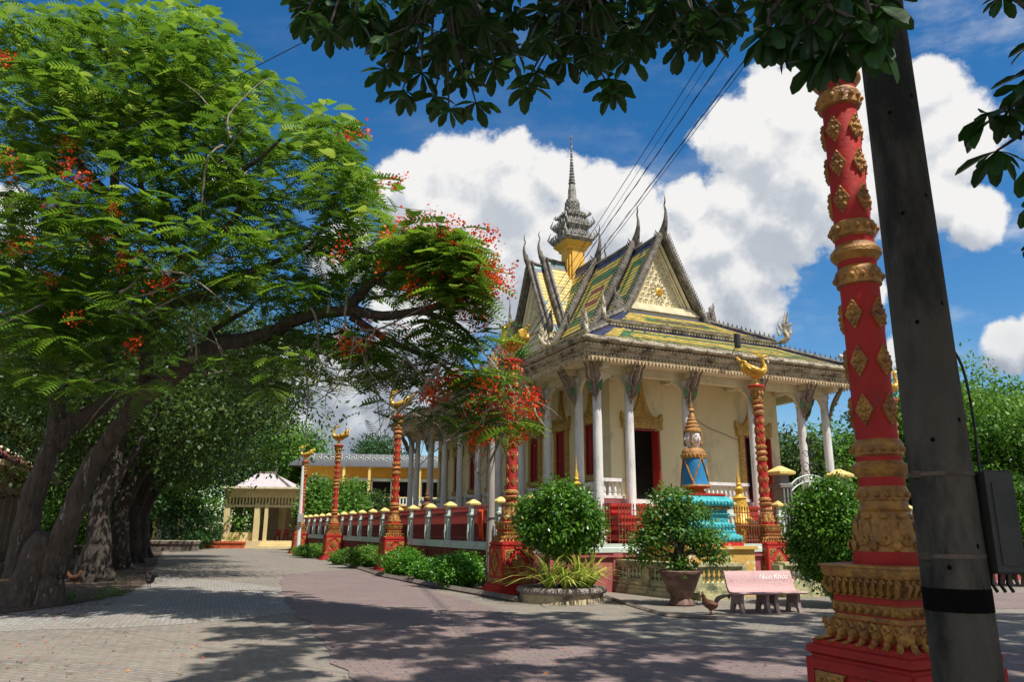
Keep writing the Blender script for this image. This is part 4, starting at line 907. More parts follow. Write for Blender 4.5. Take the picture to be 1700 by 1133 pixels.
# ------------------------------------------------------------ pots, planters, lamp posts, poles, cables
pq = Pz(1132, 1006); pt_ = thing('potted_tree', 'bushy bonsai tree in a large brown bowl left of the lettered bench', 'potted plant', (pq[0], pq[1], 0))
b = MB(); b.lathe([(.30, 0), (.33, .03), (.31, .10), (.24, .16), (.28, .24), (.36, .42), (.44, .62), (.49, .74), (.54, .76), (.55, .81), (.50, .83), (.47, .80), (.44, .72)], 32); b.build('bowl', 'pot', pt_, 40)
b = MB(); b.lathe([(.44, .72), (.30, .77), (.02, .80)], 20); b.build('soil', 'soil', pt_)
b = MB(); b.tube([(0, 0, .7), (.05, .02, .95), (-.04, 0, 1.2), (.05, 0, 1.45), (0, 0, 1.75)], [.15, .13, .12, .10, .06], 9, jit=.12, smooth=3)
for (x, y, z, z0) in ((-.75, .1, 1.55, 1.1), (.70, 0, 1.6, 1.15), (-.5, -.2, 2.0, 1.35), (.35, .2, 2.2, 1.4), (.1, -.1, 2.5, 1.6), (-.8, 0, 1.3, 1.1), (.78, 0, 1.3, 1.15)): b.tube([(0, 0, z0), (x*.4, y, z0+.12), (x*.7, y*1.2, z-.15), (x, y, z)], [.07, .055, .04, .015], 6, jit=.1, smooth=2)
b.build('trunk', 'bark2', pt_)
crown('crown', 'bonsai', [((-.66, 0, 1.62), (.38, .4, .24), 38), ((.62, 0, 1.55), (.38, .4, .22), 38), ((-.1, 0, 1.80), (.46, .42, .20), 34), ((.34, .1, 2.2), (.40, .38, .20), 30), ((-.12, 0, 2.58), (.40, .35, .20), 34), ((-.50, 0, 2.2), (.35, .3, .18), 24), ((-.86, 0, 1.25), (.24, .25, .20), 16), ((.82, 0, 1.22), (.24, .25, .18), 14), ((0, 0, .95), (.26, .26, .20), 20)], .115, pt_, per=26, clump=.30)
rq = Pz(937, 1005); RX, RY = float(rq[0]), float(rq[1])+1.05
rg = thing('ring_planter', 'round planter ring with pebbled rim under the clipped round bush', 'planter', (RX, RY, 0))
b = MB(); b.lathe([(1.12, 0), (1.10, .04), (1.06, .22)], 40); b.build('wall', 'ring', rg)
b = MB(); b.lathe([(1.04, .20), (1.14, .22), (1.17, .28), (1.14, .345), (1.02, .37), (.94, .34), (.92, .2)], 40); b.build('rim', 'ringrim', rg, 60)
b = MB(); b.lathe([(.93, .24), (.5, .29), (.02, .30)], 24); b.build('soil', 'soil', rg)
def spider(label, x, y, z, h, n=34, seed=0):
    r = np.random.default_rng(seed); V = []; 
    for k in range(n):
        a = r.uniform(0, 2*pi); l = h*r.uniform(.7, 1.2); lean = r.uniform(.5, 1.45); w = .028; pts = []
        for t in (0, .25, .5, .75, 1.0): pts.append(np.array([cos(a)*l*lean*t*(.5+.5*t), sin(a)*l*lean*t*(.5+.5*t), l*(1.25*t-.75*t*t*lean)]))
        sd = np.array([-sin(a), cos(a), 0])
        for i in range(4):
            w0 = w*(1-.6*i/4); w1 = w*(1-.6*(i+1)/4) if i < 3 else .002; V.append([pts[i]-sd*w0, pts[i+1]-sd*w1, pts[i+1]+sd*w1, pts[i]+sd*w0])
    o = quads('spider_plant', np.array(V), np.repeat(r.uniform(0, 1, n), 4), 'spider'); o.location = (x, y, z); return tag(o, label, 'plant', 'striped plants in the ring planter')
for i, (dx, dy, lab) in enumerate(((-.35, -.62, 'yellow striped grassy plant, leftmost in the ring planter'), (.05, -.7, 'small striped plant in the middle front of the ring planter'), (.45, -.45, 'tall yellow striped plant, right of the bush stem'), (.72, -.15, 'striped plant spilling over the right rim of the ring planter'))): spider(lab, RX+dx, RY+dy, .28, 1.15 if i != 1 else .85, 70, i)
def round_bush(label, x, y, z0, r, zc, rz_, m='bushl', dens=.9, size=.105, stem=True, cat='bush', name='clipped_bush'):
    o = thing(name, label, cat, (x, y, z0))
    if stem:
        b = MB()
        for k in range(4): a = 2*pi*k/4; b.tube([(.05*cos(a), .05*sin(a), 0), (.10*cos(a), .10*sin(a), (zc-rz_)*.6), (.35*r*cos(a), .35*r*sin(a), zc-.2)], [.045, .035, .02], 6, jit=.15, smooth=2)
        b.build('stem', 'bark2', o)
    crown('foliage', m, [((0, 0, zc), (r*.92, r*.92, rz_*.92), int(760*dens)), ((0, 0, zc), (r*.7, r*.7, rz_*.7), int(260*dens))]+[((r*.78*cos(a)*cos(e_), r*.78*sin(a)*cos(e_), zc+rz_*.78*sin(e_)), (r*.34, r*.34, rz_*.30), int(34*dens)) for a, e_ in [(random.uniform(0, 6.28), random.uniform(-.7, 1.4)) for _ in range(14)]]+[((r*1.02*cos(a)*cos(e_), r*1.02*sin(a)*cos(e_), zc+rz_*1.02*sin(e_)), (.06, .06, .12), 2) for a, e_ in [(random.uniform(0, 6.28), random.uniform(-.2, 1.5)) for _ in range(26)]], size, o, per=20, clump=.22, flat=.8); return o
round_bush('dense dark clipped round bush above the ring planter', RX, RY, .25, 1.12, 1.75, .93)
q = Py(1378, 870, 19.3); round_bush('tall clipped bush left of the big red pillar, brightly sunlit', q[0], q[1], 0, 1.0, 1.62, 1.42, size=.11, dens=1.1)
# lamp post
lp = thing('lamp_post', 'slim grey lamp post with a small meter box beside the near lane pillar', 'pole', T(-4.93, -1.95), TA)
b = MB(); b.lathe([(.135, 0), (.13, .3), (.075, 6.2), (.07, 6.22)], 14); b.build('shaft', 'lpole', lp)
b = MB()
for z in (.5, 1.1, 2.1): b.lathe([(.13, z), (.14, z+.01), (.14, z+.04), (.13, z+.05)], 14)
b.tube([(-.15, -.05, 0), (-.13, -.05, 5.9)], .02, 6); b.build('band', 'steel', lp)
b = MB(); b.box(.02, .24, -.22, -.07, 1.55, 1.9); b.box(.05, .21, -.26, -.22, 1.62, 1.82); b.build('meter_box', 'lbox', lp)
q = Pz(582/1.0, 915); lp2 = thing('leaning_pole', 'white leaning utility pole in front of the farthest lane pillar', 'pole', tuple(Py(495, 912, 52)*np.array([1, 1, 0])))
b = MB(); tip = Py(503, 773, 52)-Py(495, 912, 52); b.tube([(0, 0, -.1), (tip[0]*.5, 0, tip[2]*.5+.4), (tip[0], 0, tip[2]+.4)], [.14, .12, .09], 10); b.build('shaft', 'white', lp2); b = MB(); b.box(-.1, .22, -.32, -.14, 2.2, 2.75); b.build('meter_box', 'lbox', lp2)
# big concrete utility pole in front
ux, uy = Py(1537, 600, 3.9)[0], 3.9
up = thing('utility_pole', 'thick dark concrete utility pole with a meter box, rising through the right foreground', 'utility pole', (ux, uy, 0))
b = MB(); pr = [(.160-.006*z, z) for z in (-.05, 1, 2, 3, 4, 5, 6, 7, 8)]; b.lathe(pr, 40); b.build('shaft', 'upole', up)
b = MB(); b.lathe([(.14, 1.38), (.1545, 1.382), (.154, 1.49), (.14, 1.492)], 40); b.build('tar_band', 'tar', up)
b = MB()
for z in (1.63, 2.03): b = MB(); b.lathe([(.135, z), (.1525, z+.002), (.1525, z+.022), (.135, z+.024)], 40); b.box(-.165, -.135, -.06, -.02, z-.006, z+.03); b.build('strap', 'strap', up)
b = MB()
for k in range(7):
    for a in (-2.2, -1.2):
        z = .35+.62*k+.1*(a > -2); r = .158-.006*z; b = MB(); b.lump((r*cos(a), r*sin(a), z), (cos(a), sin(a), 0), (0, 0, 1), .026, .036, .003); b.build('bolt_hole', 'tar', up)
b = MB(); b.rect([(0, 1.56), (.008, 1.57), (.008, 2.05), (0, 2.06)], .152, .275, -.12, .14); b.box(.283, .290, -.06, .10, 1.6, 2.0); b.box(.17, .26, -.135, -.127, 1.6, 2.0); mbx = b.build('meter_box', 'box', up)
b = MB(); b.tube([(.13, .0, 2.75), (.19, 0, 2.62), (.21, 0, 2.35), (.20, 0, 2.04)], .007, 6, smooth=4); b.build('wire', 'cable', mbx)
for x in (.19, .23, .27): b = MB(); b.tube([(x, 0, 1.58), (x-.01, 0, 1.51), (x+.02, .01, 1.47)], .009, 5); b.build('wire', 'cable', mbx)
# overhead cables, from the lamp post up over the camera
end = T(-4.93, -1.95, 6.1)
for i, (px, dp, top, dz, th, lab) in enumerate(((1222, 8.0, 0, .10, .006, 'leftmost thin overhead cable of the bundle crossing the cloud'), (1242, 7.8, 22, .02, .016, 'thick twisted overhead cable, second from the left'), (1238, 8.6, 0, -.06, .004, 'thin straight cable between the two twisted ones'), (1252, 7.6, 62, -.02, .016, 'thick twisted overhead cable, right of the bundle'), (1256, 7.9, 70, -.12, .005, 'rightmost thin overhead cable of the bundle'))):
    s = Py(px, top, dp); e = end+np.array([.02*i, 0, dz]); d = s-e; far = s+d*.9; P = []
    for k in range(31):
        t = k/30; p = e+(far-e)*t; p = p+np.array([0, 0, -(1.3 if i in (1, 3) else 1.1)*t*(1-t)*.35]); P.append(tuple(p))
    b = MB(); b.tube(P, th if th < .015 else .006, 5)
    if th > .015:
        pass
        o2 = MB(); Q = []
        for k in range(241):
            t = k/240; p = e+(far-e)*t; p = p+np.array([0, 0, -1.3*t*(1-t)*.35]); a = k*.9; Q.append((p[0]+.008*cos(a), p[1], p[2]+.008*sin(a)))
        b.tube(Q, .006, 4)
    c = b.build('overhead_cable', 'cable'); tag(c, lab, 'cable', 'cables over the temple')
s = Py(560, 42, 10); e = Py(120, 250, 16); b = MB(); b.tube([tuple(s+(s-e)*.7), tuple(s), tuple((s+e)/2-np.array([0, 0, .12])), tuple(e), tuple(e+(e-s)*.4)], .008, 5, smooth=5); c = b.build('overhead_cable', 'cable'); tag(c, 'single overhead cable running into the left tree crown', 'cable')
# loudspeaker and floodlight on the eave
b = MB(); b.lathe([(.30, 0), (.28, .02), (.12, .22), (.07, .34), (.10, .36), (.10, .5), (.05, .52)], 20); ls = b.build('loudspeaker', 'lbox'); tag(ls, 'grey horn loudspeaker on the right corner of the lowest roof', 'loudspeaker'); ls.location = tuple(T(W+.75, -.95, 8.95)); ls.rotation_euler = (radians(-20), radians(-80), TA)
fl = thing('floodlight', 'small black floodlight on a rod above the front eave', 'floodlight', T(5.25, -1.3, 8.35), TA)
b = MB(); b.tube([(0, 0, 0), (-.05, -.3, .25)], .02, 5); b.build('arm', 'steel', fl); b = MB(); b.box(-.1, .1, -.42, -.3, .2, .75); b.box(-.07, .07, -.44, -.42, .25, .7); b.build('lamp_head', 'black', fl)
# saffron cloth on the fence
b = MB(); 
for k in range(6): b.tube([(.06*k, 0, 0), (.06*k+.03, -.03, -.35), (.06*k+.06*(k % 2), 0, -.85-.08*(k % 3))], [.03, .045, .03], 5, flat=.6, smooth=2)
c = b.build('orange_cloth', 'cloth'); tag(c, 'orange cloth hung over the red fence panels', 'cloth'); c.location = tuple(T(-4.24, .75, 2.42)); c.rotation_euler = (0, 0, TA-pi/2)

# ------------------------------------------------------------ hens
def hen(label, x, y, rz, sc, m1, m2, tail=1.):
    o = thing('hen' if tail < 1.2 else 'rooster', label, 'chicken', (x, y, 0), rz); o.scale = (sc,)*3
    b = MB(); b.tube([(-.15, 0, .24), (-.09, 0, .20), (0, 0, .20), (.09, 0, .25), (.13, 0, .33), (.14, 0, .385), (.165, 0, .40)], [.03, .085, .10, .08, .045, .035, .028], 12, smooth=3, up=(0, 1, 0))
    for s in (1, -1): b.tube([(.06, s*.075, .24), (-.04, s*.09, .21), (-.14, s*.05, .22)], [.03, .055, .015], 8, smooth=2); b.tube([(-.01, s*.035, .13), (0, s*.04, .08), (-.01, s*.04, .02)], [.028, .010, .009], 6); b.tube([(-.03, s*.04, .006), (.05, s*.045, .006)], .008, 5)
    b.build('body', m1, o, 60)
    b = MB()
    for k in range(7): y_ = (k-3)*.014; b.tube([(-.12, y_, .25), (-.19, y_*1.6, .33), (-.25*tail+.01*k, y_*2, .38), (-.30*tail, y_*2, .30+.02*k)], [.03, .03, .025, .006], 6, smooth=3, flat=.5)
    b.build('tail', m2, o); b = MB(); b.tube([(.13, 0, .43), (.15, 0, .455), (.18, 0, .43)], [.006, .016, .006], 6, flat=.4); b.tube([(.175, 0, .38), (.18, 0, .35)], [.014, .010], 6); b.build('comb', 'comb', o); b = MB(); b.tube([(.185, 0, .40), (.225, 0, .392)], [.013, .002], 6); b.build('beak', 'beak', o); return o
q = Pz(247, 976); hen('small dark hen standing at the edge of the paving by the left trees', q[0], q[1], radians(150), .95, 'hend', 'hend')
q = Pz(1180, 1022); hen('brown rooster with dark tail pecking between the pot and the bench', q[0], q[1], radians(185), 1.05, 'henb', 'hend', 1.5)
q = Pz(122, 972); hen('reddish hen in the shade under the big left tree', q[0], q[1], radians(10), 1., 'henb', 'henb')
q = Pz(172, 930); hen('white hen between the tree trunks on the left', q[0], q[1], radians(40), 1.3, 'face', 'face')
# ------------------------------------------------------------ ground
def sheet(name, pts, z, m, kind='structure'):
    me = bpy.data.meshes.new(name); me.from_pydata([(float(p[0]), float(p[1]), z) for p in pts], [], [tuple(range(len(pts)))]); me.materials.append(M[m]); me.update()
    if me.polygons[0].normal.z < 0: me.flip_normals()
    o = bpy.data.objects.new(name, me); link(o); o['kind'] = kind; return o
def pavemat(name, cols, mort, rot, bw=.24, bh=.12, big=None, w2=.5):
    m = bpy.data.materials.new(name); m.use_nodes = True; nt = m.node_tree; L = nt.links; p = nt.nodes['Principled BSDF']; p.inputs['Roughness'].default_value = .85
    g = _n(nt, 'ShaderNodeNewGeometry'); mp = _n(nt, 'ShaderNodeMapping'); mp.inputs['Rotation'].default_value = (0, 0, rot); L.new(g.outputs['Position'], mp.inputs['Vector'])
    b = _n(nt, 'ShaderNodeTexBrick'); b.inputs['Scale'].default_value = 1; b.inputs['Brick Width'].default_value = bw; b.inputs['Row Height'].default_value = bh; b.inputs['Mortar Size'].default_value = .009; b.inputs['Mortar Smooth'].default_value = .3; b.inputs['Bias'].default_value = 0.
    b.inputs['Color1'].default_value = (*cols[0], 1); b.inputs['Color2'].default_value = (*cols[1], 1); b.inputs['Mortar'].default_value = (*mort, 1); L.new(mp.outputs['Vector'], b.inputs['Vector'])
    n = _n(nt, 'ShaderNodeTexNoise'); n.inputs['Scale'].default_value = .55; n.inputs['Detail'].default_value = 9; n.inputs['Roughness'].default_value = .65; L.new(g.outputs['Position'], n.inputs['Vector'])
    mr = _n(nt, 'ShaderNodeMapRange'); mr.inputs['From Min'].default_value = .38; mr.inputs['From Max'].default_value = .66; mr.inputs['To Max'].default_value = w2; L.new(n.outputs['Fac'], mr.inputs['Value'])
    mx = _n(nt, 'ShaderNodeMix', data_type='RGBA'); L.new(mr.outputs['Result'], mx.inputs['Factor']); L.new(b.outputs['Color'], mx.inputs[6]); mx.inputs[7].default_value = (*cols[2], 1)
    n2 = _n(nt, 'ShaderNodeTexNoise'); n2.inputs['Scale'].default_value = 22; n2.inputs['Detail'].default_value = 5; L.new(g.outputs['Position'], n2.inputs['Vector'])
    m2 = _n(nt, 'ShaderNodeMix', data_type='RGBA', blend_type='OVERLAY'); m2.inputs['Factor'].default_value = .55; L.new(mx.outputs[2], m2.inputs[6]); L.new(n2.outputs['Color'], m2.inputs[7])
    hs = _n(nt, 'ShaderNodeHueSaturation'); hs.inputs['Saturation'].default_value = .85; L.new(m2.outputs[2], hs.inputs['Color']); L.new(hs.outputs['Color'], p.inputs['Base Color'])
    bp = _n(nt, 'ShaderNodeBump'); bp.inputs['Strength'].default_value = .45; bp.inputs['Distance'].default_value = .012; ad = _n(nt, 'ShaderNodeMath', operation='ADD'); L.new(n2.outputs['Fac'], ad.inputs[0]); iv = _n(nt, 'ShaderNodeMath', operation='SUBTRACT'); iv.inputs[0].default_value = 1; L.new(b.outputs['Fac'], iv.inputs[1]); L.new(iv.outputs[0], ad.inputs[1]); L.new(ad.outputs[0], bp.inputs['Height']); L.new(bp.outputs['Normal'], p.inputs['Normal'])
    M[name] = m
pavemat('paver_tan', ((.225, .192, .150), (.165, .141, .112), (.250, .205, .155)), (.085, .075, .060), TA, w2=.55)
pavemat('paver_pale', ((.31, .295, .265), (.22, .205, .18), (.21, .175, .135)), (.15, .14, .125), TA+pi/4, .20, .10, w2=.7)
pavemat('paver_pink', ((.205, .132, .122), (.160, .106, .100), (.205, .165, .13)), (.08, .06, .055), -.35, .30, .15, w2=.4)
M['earth'] = mat('bare_earth', (.085, .060, .040), (.045, .032, .022), sc=1.3, rough=1, bump=.8, bsc=10, c3=(.16, .07, .035), sc3=3.5, lo3=.56, hi3=.68)
M['lawn'] = mat('rough_ground', (.10, .10, .045), (.07, .065, .035), sc=1.5, rough=1, bump=.5, bsc=8)
sheet('ground', [(-700, -300), (700, -300), (700, 1500), (-700, 1500)], -.004, 'lawn')
def jag(P, n=8, a=.12):
    out = []; r = random.Random(5)
    for i in range(len(P)):
        p, q = np.array(P[i][:2]), np.array(P[(i+1) % len(P)][:2]); k = max(1, min(n, int(hypot(*(q-p))/.5)))
        if hypot(*(q-p)) > 30: k = 1
        for j in range(k): out.append(p+(q-p)*j/k+(np.array([r.uniform(-a, a), r.uniform(-a, a)]) if j else 0))
    return out
sheet('paving', [(-60, -30), (70, -30), (70, 100), (-75, 100)], 0.0, 'paver_tan')
dirt = [Pz(-260, 1030), Pz(0, 1021), Pz(70, 1012), Pz(135, 1002), Pz(200, 990), Pz(236, 975), Pz(252, 955), Pz(262, 932), Pz(272, 914)]
sheet('dirt_ground', jag([tuple(p) for p in dirt], 10, .10)+[(-34, 70), (-62, 70), (-62, 16)], .008, 'earth')
sheet('pale_paving_strip', jag([tuple(Pz(x, y)) for x, y in ((-200, 1056), (0, 1050), (190, 1044), (420, 1028), (600, 1004), (560, 988), (430, 972), (330, 962), (255, 958), (236, 977), (200, 991), (135, 1003), (70, 1013), (0, 1022), (-200, 1028))], 12, .16), .004, 'paver_pale')
sheet('pink_paving_strip', jag([tuple(Pz(x, y)) for x, y in ((470, 955), (600, 945), (730, 985), (880, 1030), (1100, 1072), (1420, 1082), (1900, 1075), (1900, 1160), (1400, 1200), (640, 1200), (540, 1075), (470, 1000))], 14, .13), .012, 'paver_pink')
sheet('pink_paving_strip', [tuple(Pz(x, y)) for x, y in ((1600, 985), (1900, 985), (1900, 1010), (1640, 1012))], .004, 'paver_pink')
# terrace inside the fence, garden bed and kerb
b = MB(); b.add([tuple(T(x, y, z)) for z in (0, TZ) for x, y in ((-4.1, -3.25), (34, -3.25), (34, 38), (-4.1, 38))], [(0, 1, 5, 4), (1, 2, 6, 5), (2, 3, 7, 6), (3, 0, 4, 7), (4, 5, 6, 7)]); tr_ = b.build('terrace', 'lawn'); tr_['kind'] = 'structure'
kp = [Pz(480, 914), Pz(560, 935), Pz(640, 960), Pz(720, 976), Pz(800, 990), Pz(858, 1001)]
bed = [tuple(p) for p in kp]+[tuple(T(-4.2, -3.6)), tuple(T(-4.2, 38))]
sheet('garden_bed', bed, .06, 'soil')
b = MB(); b.tube([(p[0], p[1], .05) for p in kp], .10, 4); b.tube([tuple(Pz(x, y, .02)) for x, y in ((1005, 992), (1060, 1010), (1110, 1024), (1190, 1028))], .05, 4); k_ = b.build('kerb', 'kerb'); k_['kind'] = 'structure'
# fallen petals and leaf litter
n = 900; px_a = rng.uniform(-20, 1650, n); py_a = 958+(1133-958)*rng.uniform(0, 1, n)**1.3; keep = []
V = []; R_ = []
for x, y in zip(px_a, py_a):
    hot = (y < 1000 and 560 < x < 1200) or x < 420
    if random.random() > (.8 if hot else .22): continue
    p = Pz(x, y, .02); a = random.uniform(0, 6.28); l = random.uniform(.012, .032); d = np.array([cos(a), sin(a), .2])*l; e = np.array([-sin(a), cos(a), .15])*l*.7; V.append([p-d, p-e, p+d, p+e]); R_.append(random.random())
o = quads('fallen_petals', np.array(V), R_, 'flower'); tag(o, 'red petals fallen on the paving', 'petals', kind='stuff')
V = []; R_ = []
for k in range(2600):
    p = Pz(random.uniform(-30, 262), 925+100*random.random()**.7, .015)
    if p[0] > -9.2-(p[1]-18)*.33: continue
    a = random.uniform(0, 6.28); l = random.uniform(.02, .05); d = np.array([cos(a), sin(a), .25*random.random()])*l; e = np.array([-sin(a), cos(a), .1])*l*.5; V.append([p-d, p-e, p+d, p+e]); R_.append(random.random()*.9)
M['litter'] = leafmat('dry_leaf_litter', (.06, .03, .015), (.26, .09, .03), tr=.1)
o = quads('leaf_litter', np.array(V), R_, 'litter'); tag(o, 'dry leaves on the bare earth', 'leaves', kind='stuff')
V = []; R_ = []
for k in range(1500):
    p = Pz(random.uniform(-60, 1700), 915+218*random.random()**1.4, .016); a = random.uniform(0, 6.28); l = random.uniform(.015, .04); d = np.array([cos(a), sin(a), .3*random.random()])*l; e = np.array([-sin(a), cos(a), .1])*l*.45; V.append([p-d, p-e, p+d, p+e]); R_.append(random.random()*.95)
o = quads('dropped_leaves', np.array(V), R_, 'litter'); tag(o, 'small dry leaves dropped over the paving', 'leaves', kind='stuff')
for i, (x, y, h, lab) in enumerate(((72, 1003, .28, 'small weed at the foot of the big leaning tree'), (115, 1000, .2, 'low weed right of the big tree base'), (165, 996, .18, 'tiny weed near the dirt edge'), (200, 990, .42, 'taller weed at the corner of the dirt beside the paving'))):
    q = Pz(x, y); o = crown('weed', 'mid', [((0, 0, h*.5), (h*.5, h*.5, h*.5), 12)], .09, None, per=10, clump=.2); o.location = tuple(q); tag(o, lab, 'plant')

# ------------------------------------------------------------ planting along the fence
def col_t(px, s):
    k = ray(px, 880)[:2]; o = C2+B2*s; m = np.array([[A2[0], -k[0]], [A2[1], -k[1]]]); return np.linalg.solve(m, -o)[0]
def low(label, px, s, r, h, m, fl=0, group=None, n=150):
    t = col_t(px, s); q = T(s, t, .06); o = thing('flowering_shrub' if fl else 'hedge_shrub', label, 'shrub', q, 0, group)
    crown('foliage', m, [((0, 0, h*.5), (r, r, h*.55), n*2), ((r*.3, .1, h*.75), (r*.6, r*.6, h*.3), n//2)], .10, o, per=18, clump=.22)
    if fl: crown('flowers', 'flower', [((0, 0, h*.6), (r*1.0, r*1.0, h*.52), fl)], .06, o, per=7, clump=.12)
for px, r, h, lab in ((668, .72, .92, 'bright green hedge shrub right in front of the second lane pillar'), (716, .55, .62, 'lower hedge shrub between two taller ones by the fence'), (762, .74, .92, 'bright green hedge shrub left of the slim lamp post')): low(lab, px, -5.45, r, h, 'hedge')
for px, r, h, fl, lab in ((606, .95, .85, 26, 'shrub with orange red flowers just left of the second lane pillar'), (578, .8, .6, 16, 'small red flowered shrub between the second and third lane pillars'), (524, 1.0, .7, 18, 'flowering shrub between the two farthest lane pillars'), (512, .9, .55, 8, 'low shrub at the far end of the garden bed')): low(lab, px, -5.3, r, h, 'mid', fl)

# ------------------------------------------------------------ trees
def limb(b, pts, r0, r1, seg=9, jit=.09, sm=4): b.tube([tuple(p) for p in pts], [r0+(r1-r0)*(i/(len(pts)-1))**.8 for i in range(len(pts))], seg, jit=jit, smooth=sm)
ft = thing('flame_tree', 'huge leaning flame tree with feathery leaves and red blossom, forked trunk at left', 'tree', Pz(48, 1008))
OX, OY = ft.location.x, ft.location.y
def pl(L): return [Py(x, y, d)-np.array([OX, OY, 0]) for x, y, d in L]
tb = MB()
limb(tb, pl([(36, 1030, 18.2), (52, 985, 18.2), (66, 930, 18.2), (84, 890, 18.2)]), .64, .36, 16, .10)
limb(tb, pl([(80, 1020, 18.0), (84, 965, 18.1), (100, 905, 18.1), (122, 850, 18.0), (142, 795, 18.0), (168, 750, 18.0), (205, 700, 17.9), (230, 655, 17.9), (243, 620, 17.8), (246, 560, 17.6), (283, 512, 17.3), (339, 489, 17.0), (388, 462, 16.6), (440, 452, 16)]), .34, .07, 12)
limb(tb, pl([(30, 960, 18.5), (44, 880, 18.5), (56, 822, 18.6), (78, 762, 18.7), (92, 720, 18.8), (94, 650, 19.0), (78, 590, 19.3), (40, 500, 19.6), (30, 420, 20), (10, 330, 20)]), .34, .09, 12)
limb(tb, pl([(88, 745, 18.7), (113, 708, 18.9), (183, 661, 19.4), (172, 590, 19.6), (166, 547, 19.5), (210, 480, 19), (208, 452, 19), (190, 335, 18.6), (192, 225, 18), (164, 168, 17.6), (134, 155, 17.4), (81, 141, 17)]), .26, .06, 10)
limb(tb, pl([(220, 668, 17.9), (268, 636, 17.7), (304, 611, 17.5), (353, 575, 17.1), (406, 565, 16.7), (452, 553, 16.2), (500, 528, 15.8), (577, 516, 15.3), (635, 525, 15.0), (697, 516, 14.7), (740, 505, 14.5)]), .27, .07, 12)
for L, a, c in (([(577, 514, 15.3), (610, 475, 15), (635, 451, 14.8), (630, 432, 14.7), (590, 410, 14.8), (560, 385, 15)], .13, .03), ([(628, 466, 14.9), (655, 480, 14.8), (690, 470, 14.6), (730, 470, 14.3)], .08, .02), ([(583, 525, 15.3), (635, 560, 15.4), (690, 585, 15.2), (740, 610, 15), (790, 650, 14.8)], .10, .02),
                ([(384, 565, 17), (352, 560, 17.6), (360, 545, 17.5), (420, 510, 17.2)], .14, .04), ([(283, 500, 17.3), (290, 469, 17), (304, 431, 16.8), (346, 413, 16.4), (399, 345, 16), (399, 290, 15.8), (438, 258, 15.4), (480, 215, 15)], .16, .03), ([(388, 462, 16.6), (470, 430, 16), (520, 400, 15.6), (560, 330, 15.2)], .10, .02),
                ([(192, 225, 18), (230, 185, 17.6), (262, 168, 17.2), (300, 150, 17), (340, 100, 16.8)], .10, .02), ([(208, 452, 19), (130, 380, 18.4), (110, 340, 18), (50, 330, 17.6), (-20, 320, 17)], .14, .04), ([(388, 212, 16.4), (392, 190, 16.2), (434, 155, 16)], .05, .015), ([(270, 400, 17.2), (268, 120, 17.5), (283, 105, 17.3), (340, 118, 17)], .05, .02),
                ([(190, 335, 18.6), (120, 260, 18), (60, 200, 17.6), (0, 190, 17.4)], .12, .03), ([(697, 516, 14.7), (760, 540, 14.4), (800, 580, 14.2)], .08, .015), ([(304, 431, 16.8), (240, 330, 16.4), (232, 230, 16.4), (250, 120, 16.6), (240, 40, 16.8)], .09, .02), ([(735, 505, 14.5), (760, 450, 14.2), (790, 420, 14)], .05, .01)):
    limb(tb, pl(L), a, c, 7)
tb.build('trunk', 'bark', ft, 70)
tw_ = MB()
for k in range(150):
    x, y = random.uniform(-20, 620), random.uniform(60, 640)
    if y < 330-x*.35 or (x > 450 and y < 330): continue
    d = random.uniform(14.5, 19); a = random.uniform(0, 6.28); P = [Py(x, y, d)]; v = np.array([cos(a), .3*sin(a*3), sin(a)])*.5
    for q in range(4): P.append(P[-1]+v*random.uniform(.5, .9)); v = v+np.random.RandomState(k*7+q).normal(size=3)*.22
    tw_.tube([tuple(p-np.array([OX, OY, 0])) for p in P], [.03, .025, .018, .012, .005], 5, smooth=2)
for k in range(46):        # bare hanging twigs near the lamp post
    x, y = random.choice(((760, 600), (800, 640), (700, 590), (640, 570), (840, 650), (600, 560))); d = random.uniform(13.6, 15); P = [Py(x+random.uniform(-40, 40), y+random.uniform(-30, 30), d)]; v = np.array([random.uniform(-.25, .35), 0, -.34])
    for q in range(5): P.append(P[-1]+v*random.uniform(.5, 1)); v = v+np.array([random.gauss(0, .09), random.gauss(0, .1), random.gauss(-.01, .07)])
    tw_.tube([tuple(p-np.array([OX, OY, 0])) for p in P], [.022, .02, .016, .012, .009, .004], 5, smooth=2)
for L in ([(790, 650, 14.6), (820, 690, 14.4), (835, 740, 14.4), (860, 800, 14.4)], [(800, 640, 14.5), (845, 700, 14.3), (880, 690, 14.3)], [(806, 660, 14.5), (815, 700, 14.4), (795, 790, 14.4), (800, 800, 14.4)], [(835, 720, 14.4), (800, 790, 14.4), (785, 760, 14.4)]): tw_.tube([tuple(p) for p in pl(L)], [.03, .025, .015, .006], 6, smooth=4)
tw_.build('twigs', 'twig', ft)
def sprays(blobs, per, fl=(.30, .55), ymin=13.6, ymax=19.5, disc=.45):
    Tr = []; Dn = []; Up = []; Sc = []; Rd = []
    for cx, cy, rx, ry, n, y0, y1 in blobs:
        for k in range(n):
            r = rng.uniform(0, 1)**.5; a = rng.uniform(0, 2*pi); p = Py(cx+rx*r*cos(a), cy+ry*r*sin(a), rng.uniform(y0, y1)); tone = rng.uniform(.0, .95); az0 = rng.uniform(0, 2*pi)
            for j in range(per):
                az = az0+2*pi*j/per+rng.normal()*.3; d = np.array([cos(az), sin(az), rng.uniform(-.38, .18)]); Tr.append(p+d*rng.uniform(0, disc)*.5+rng.normal(size=3)*np.array([.12, .12, .05])); Dn.append(d); Up.append(np.array([0, 0, 1])+rng.normal(size=3)*.22); Sc.append(rng.uniform(*fl)); Rd.append(np.clip(tone+rng.normal()*.14, 0, 1))
    return np.array(Tr), np.array(Dn), np.array(Up), np.array(Sc), np.array(Rd)
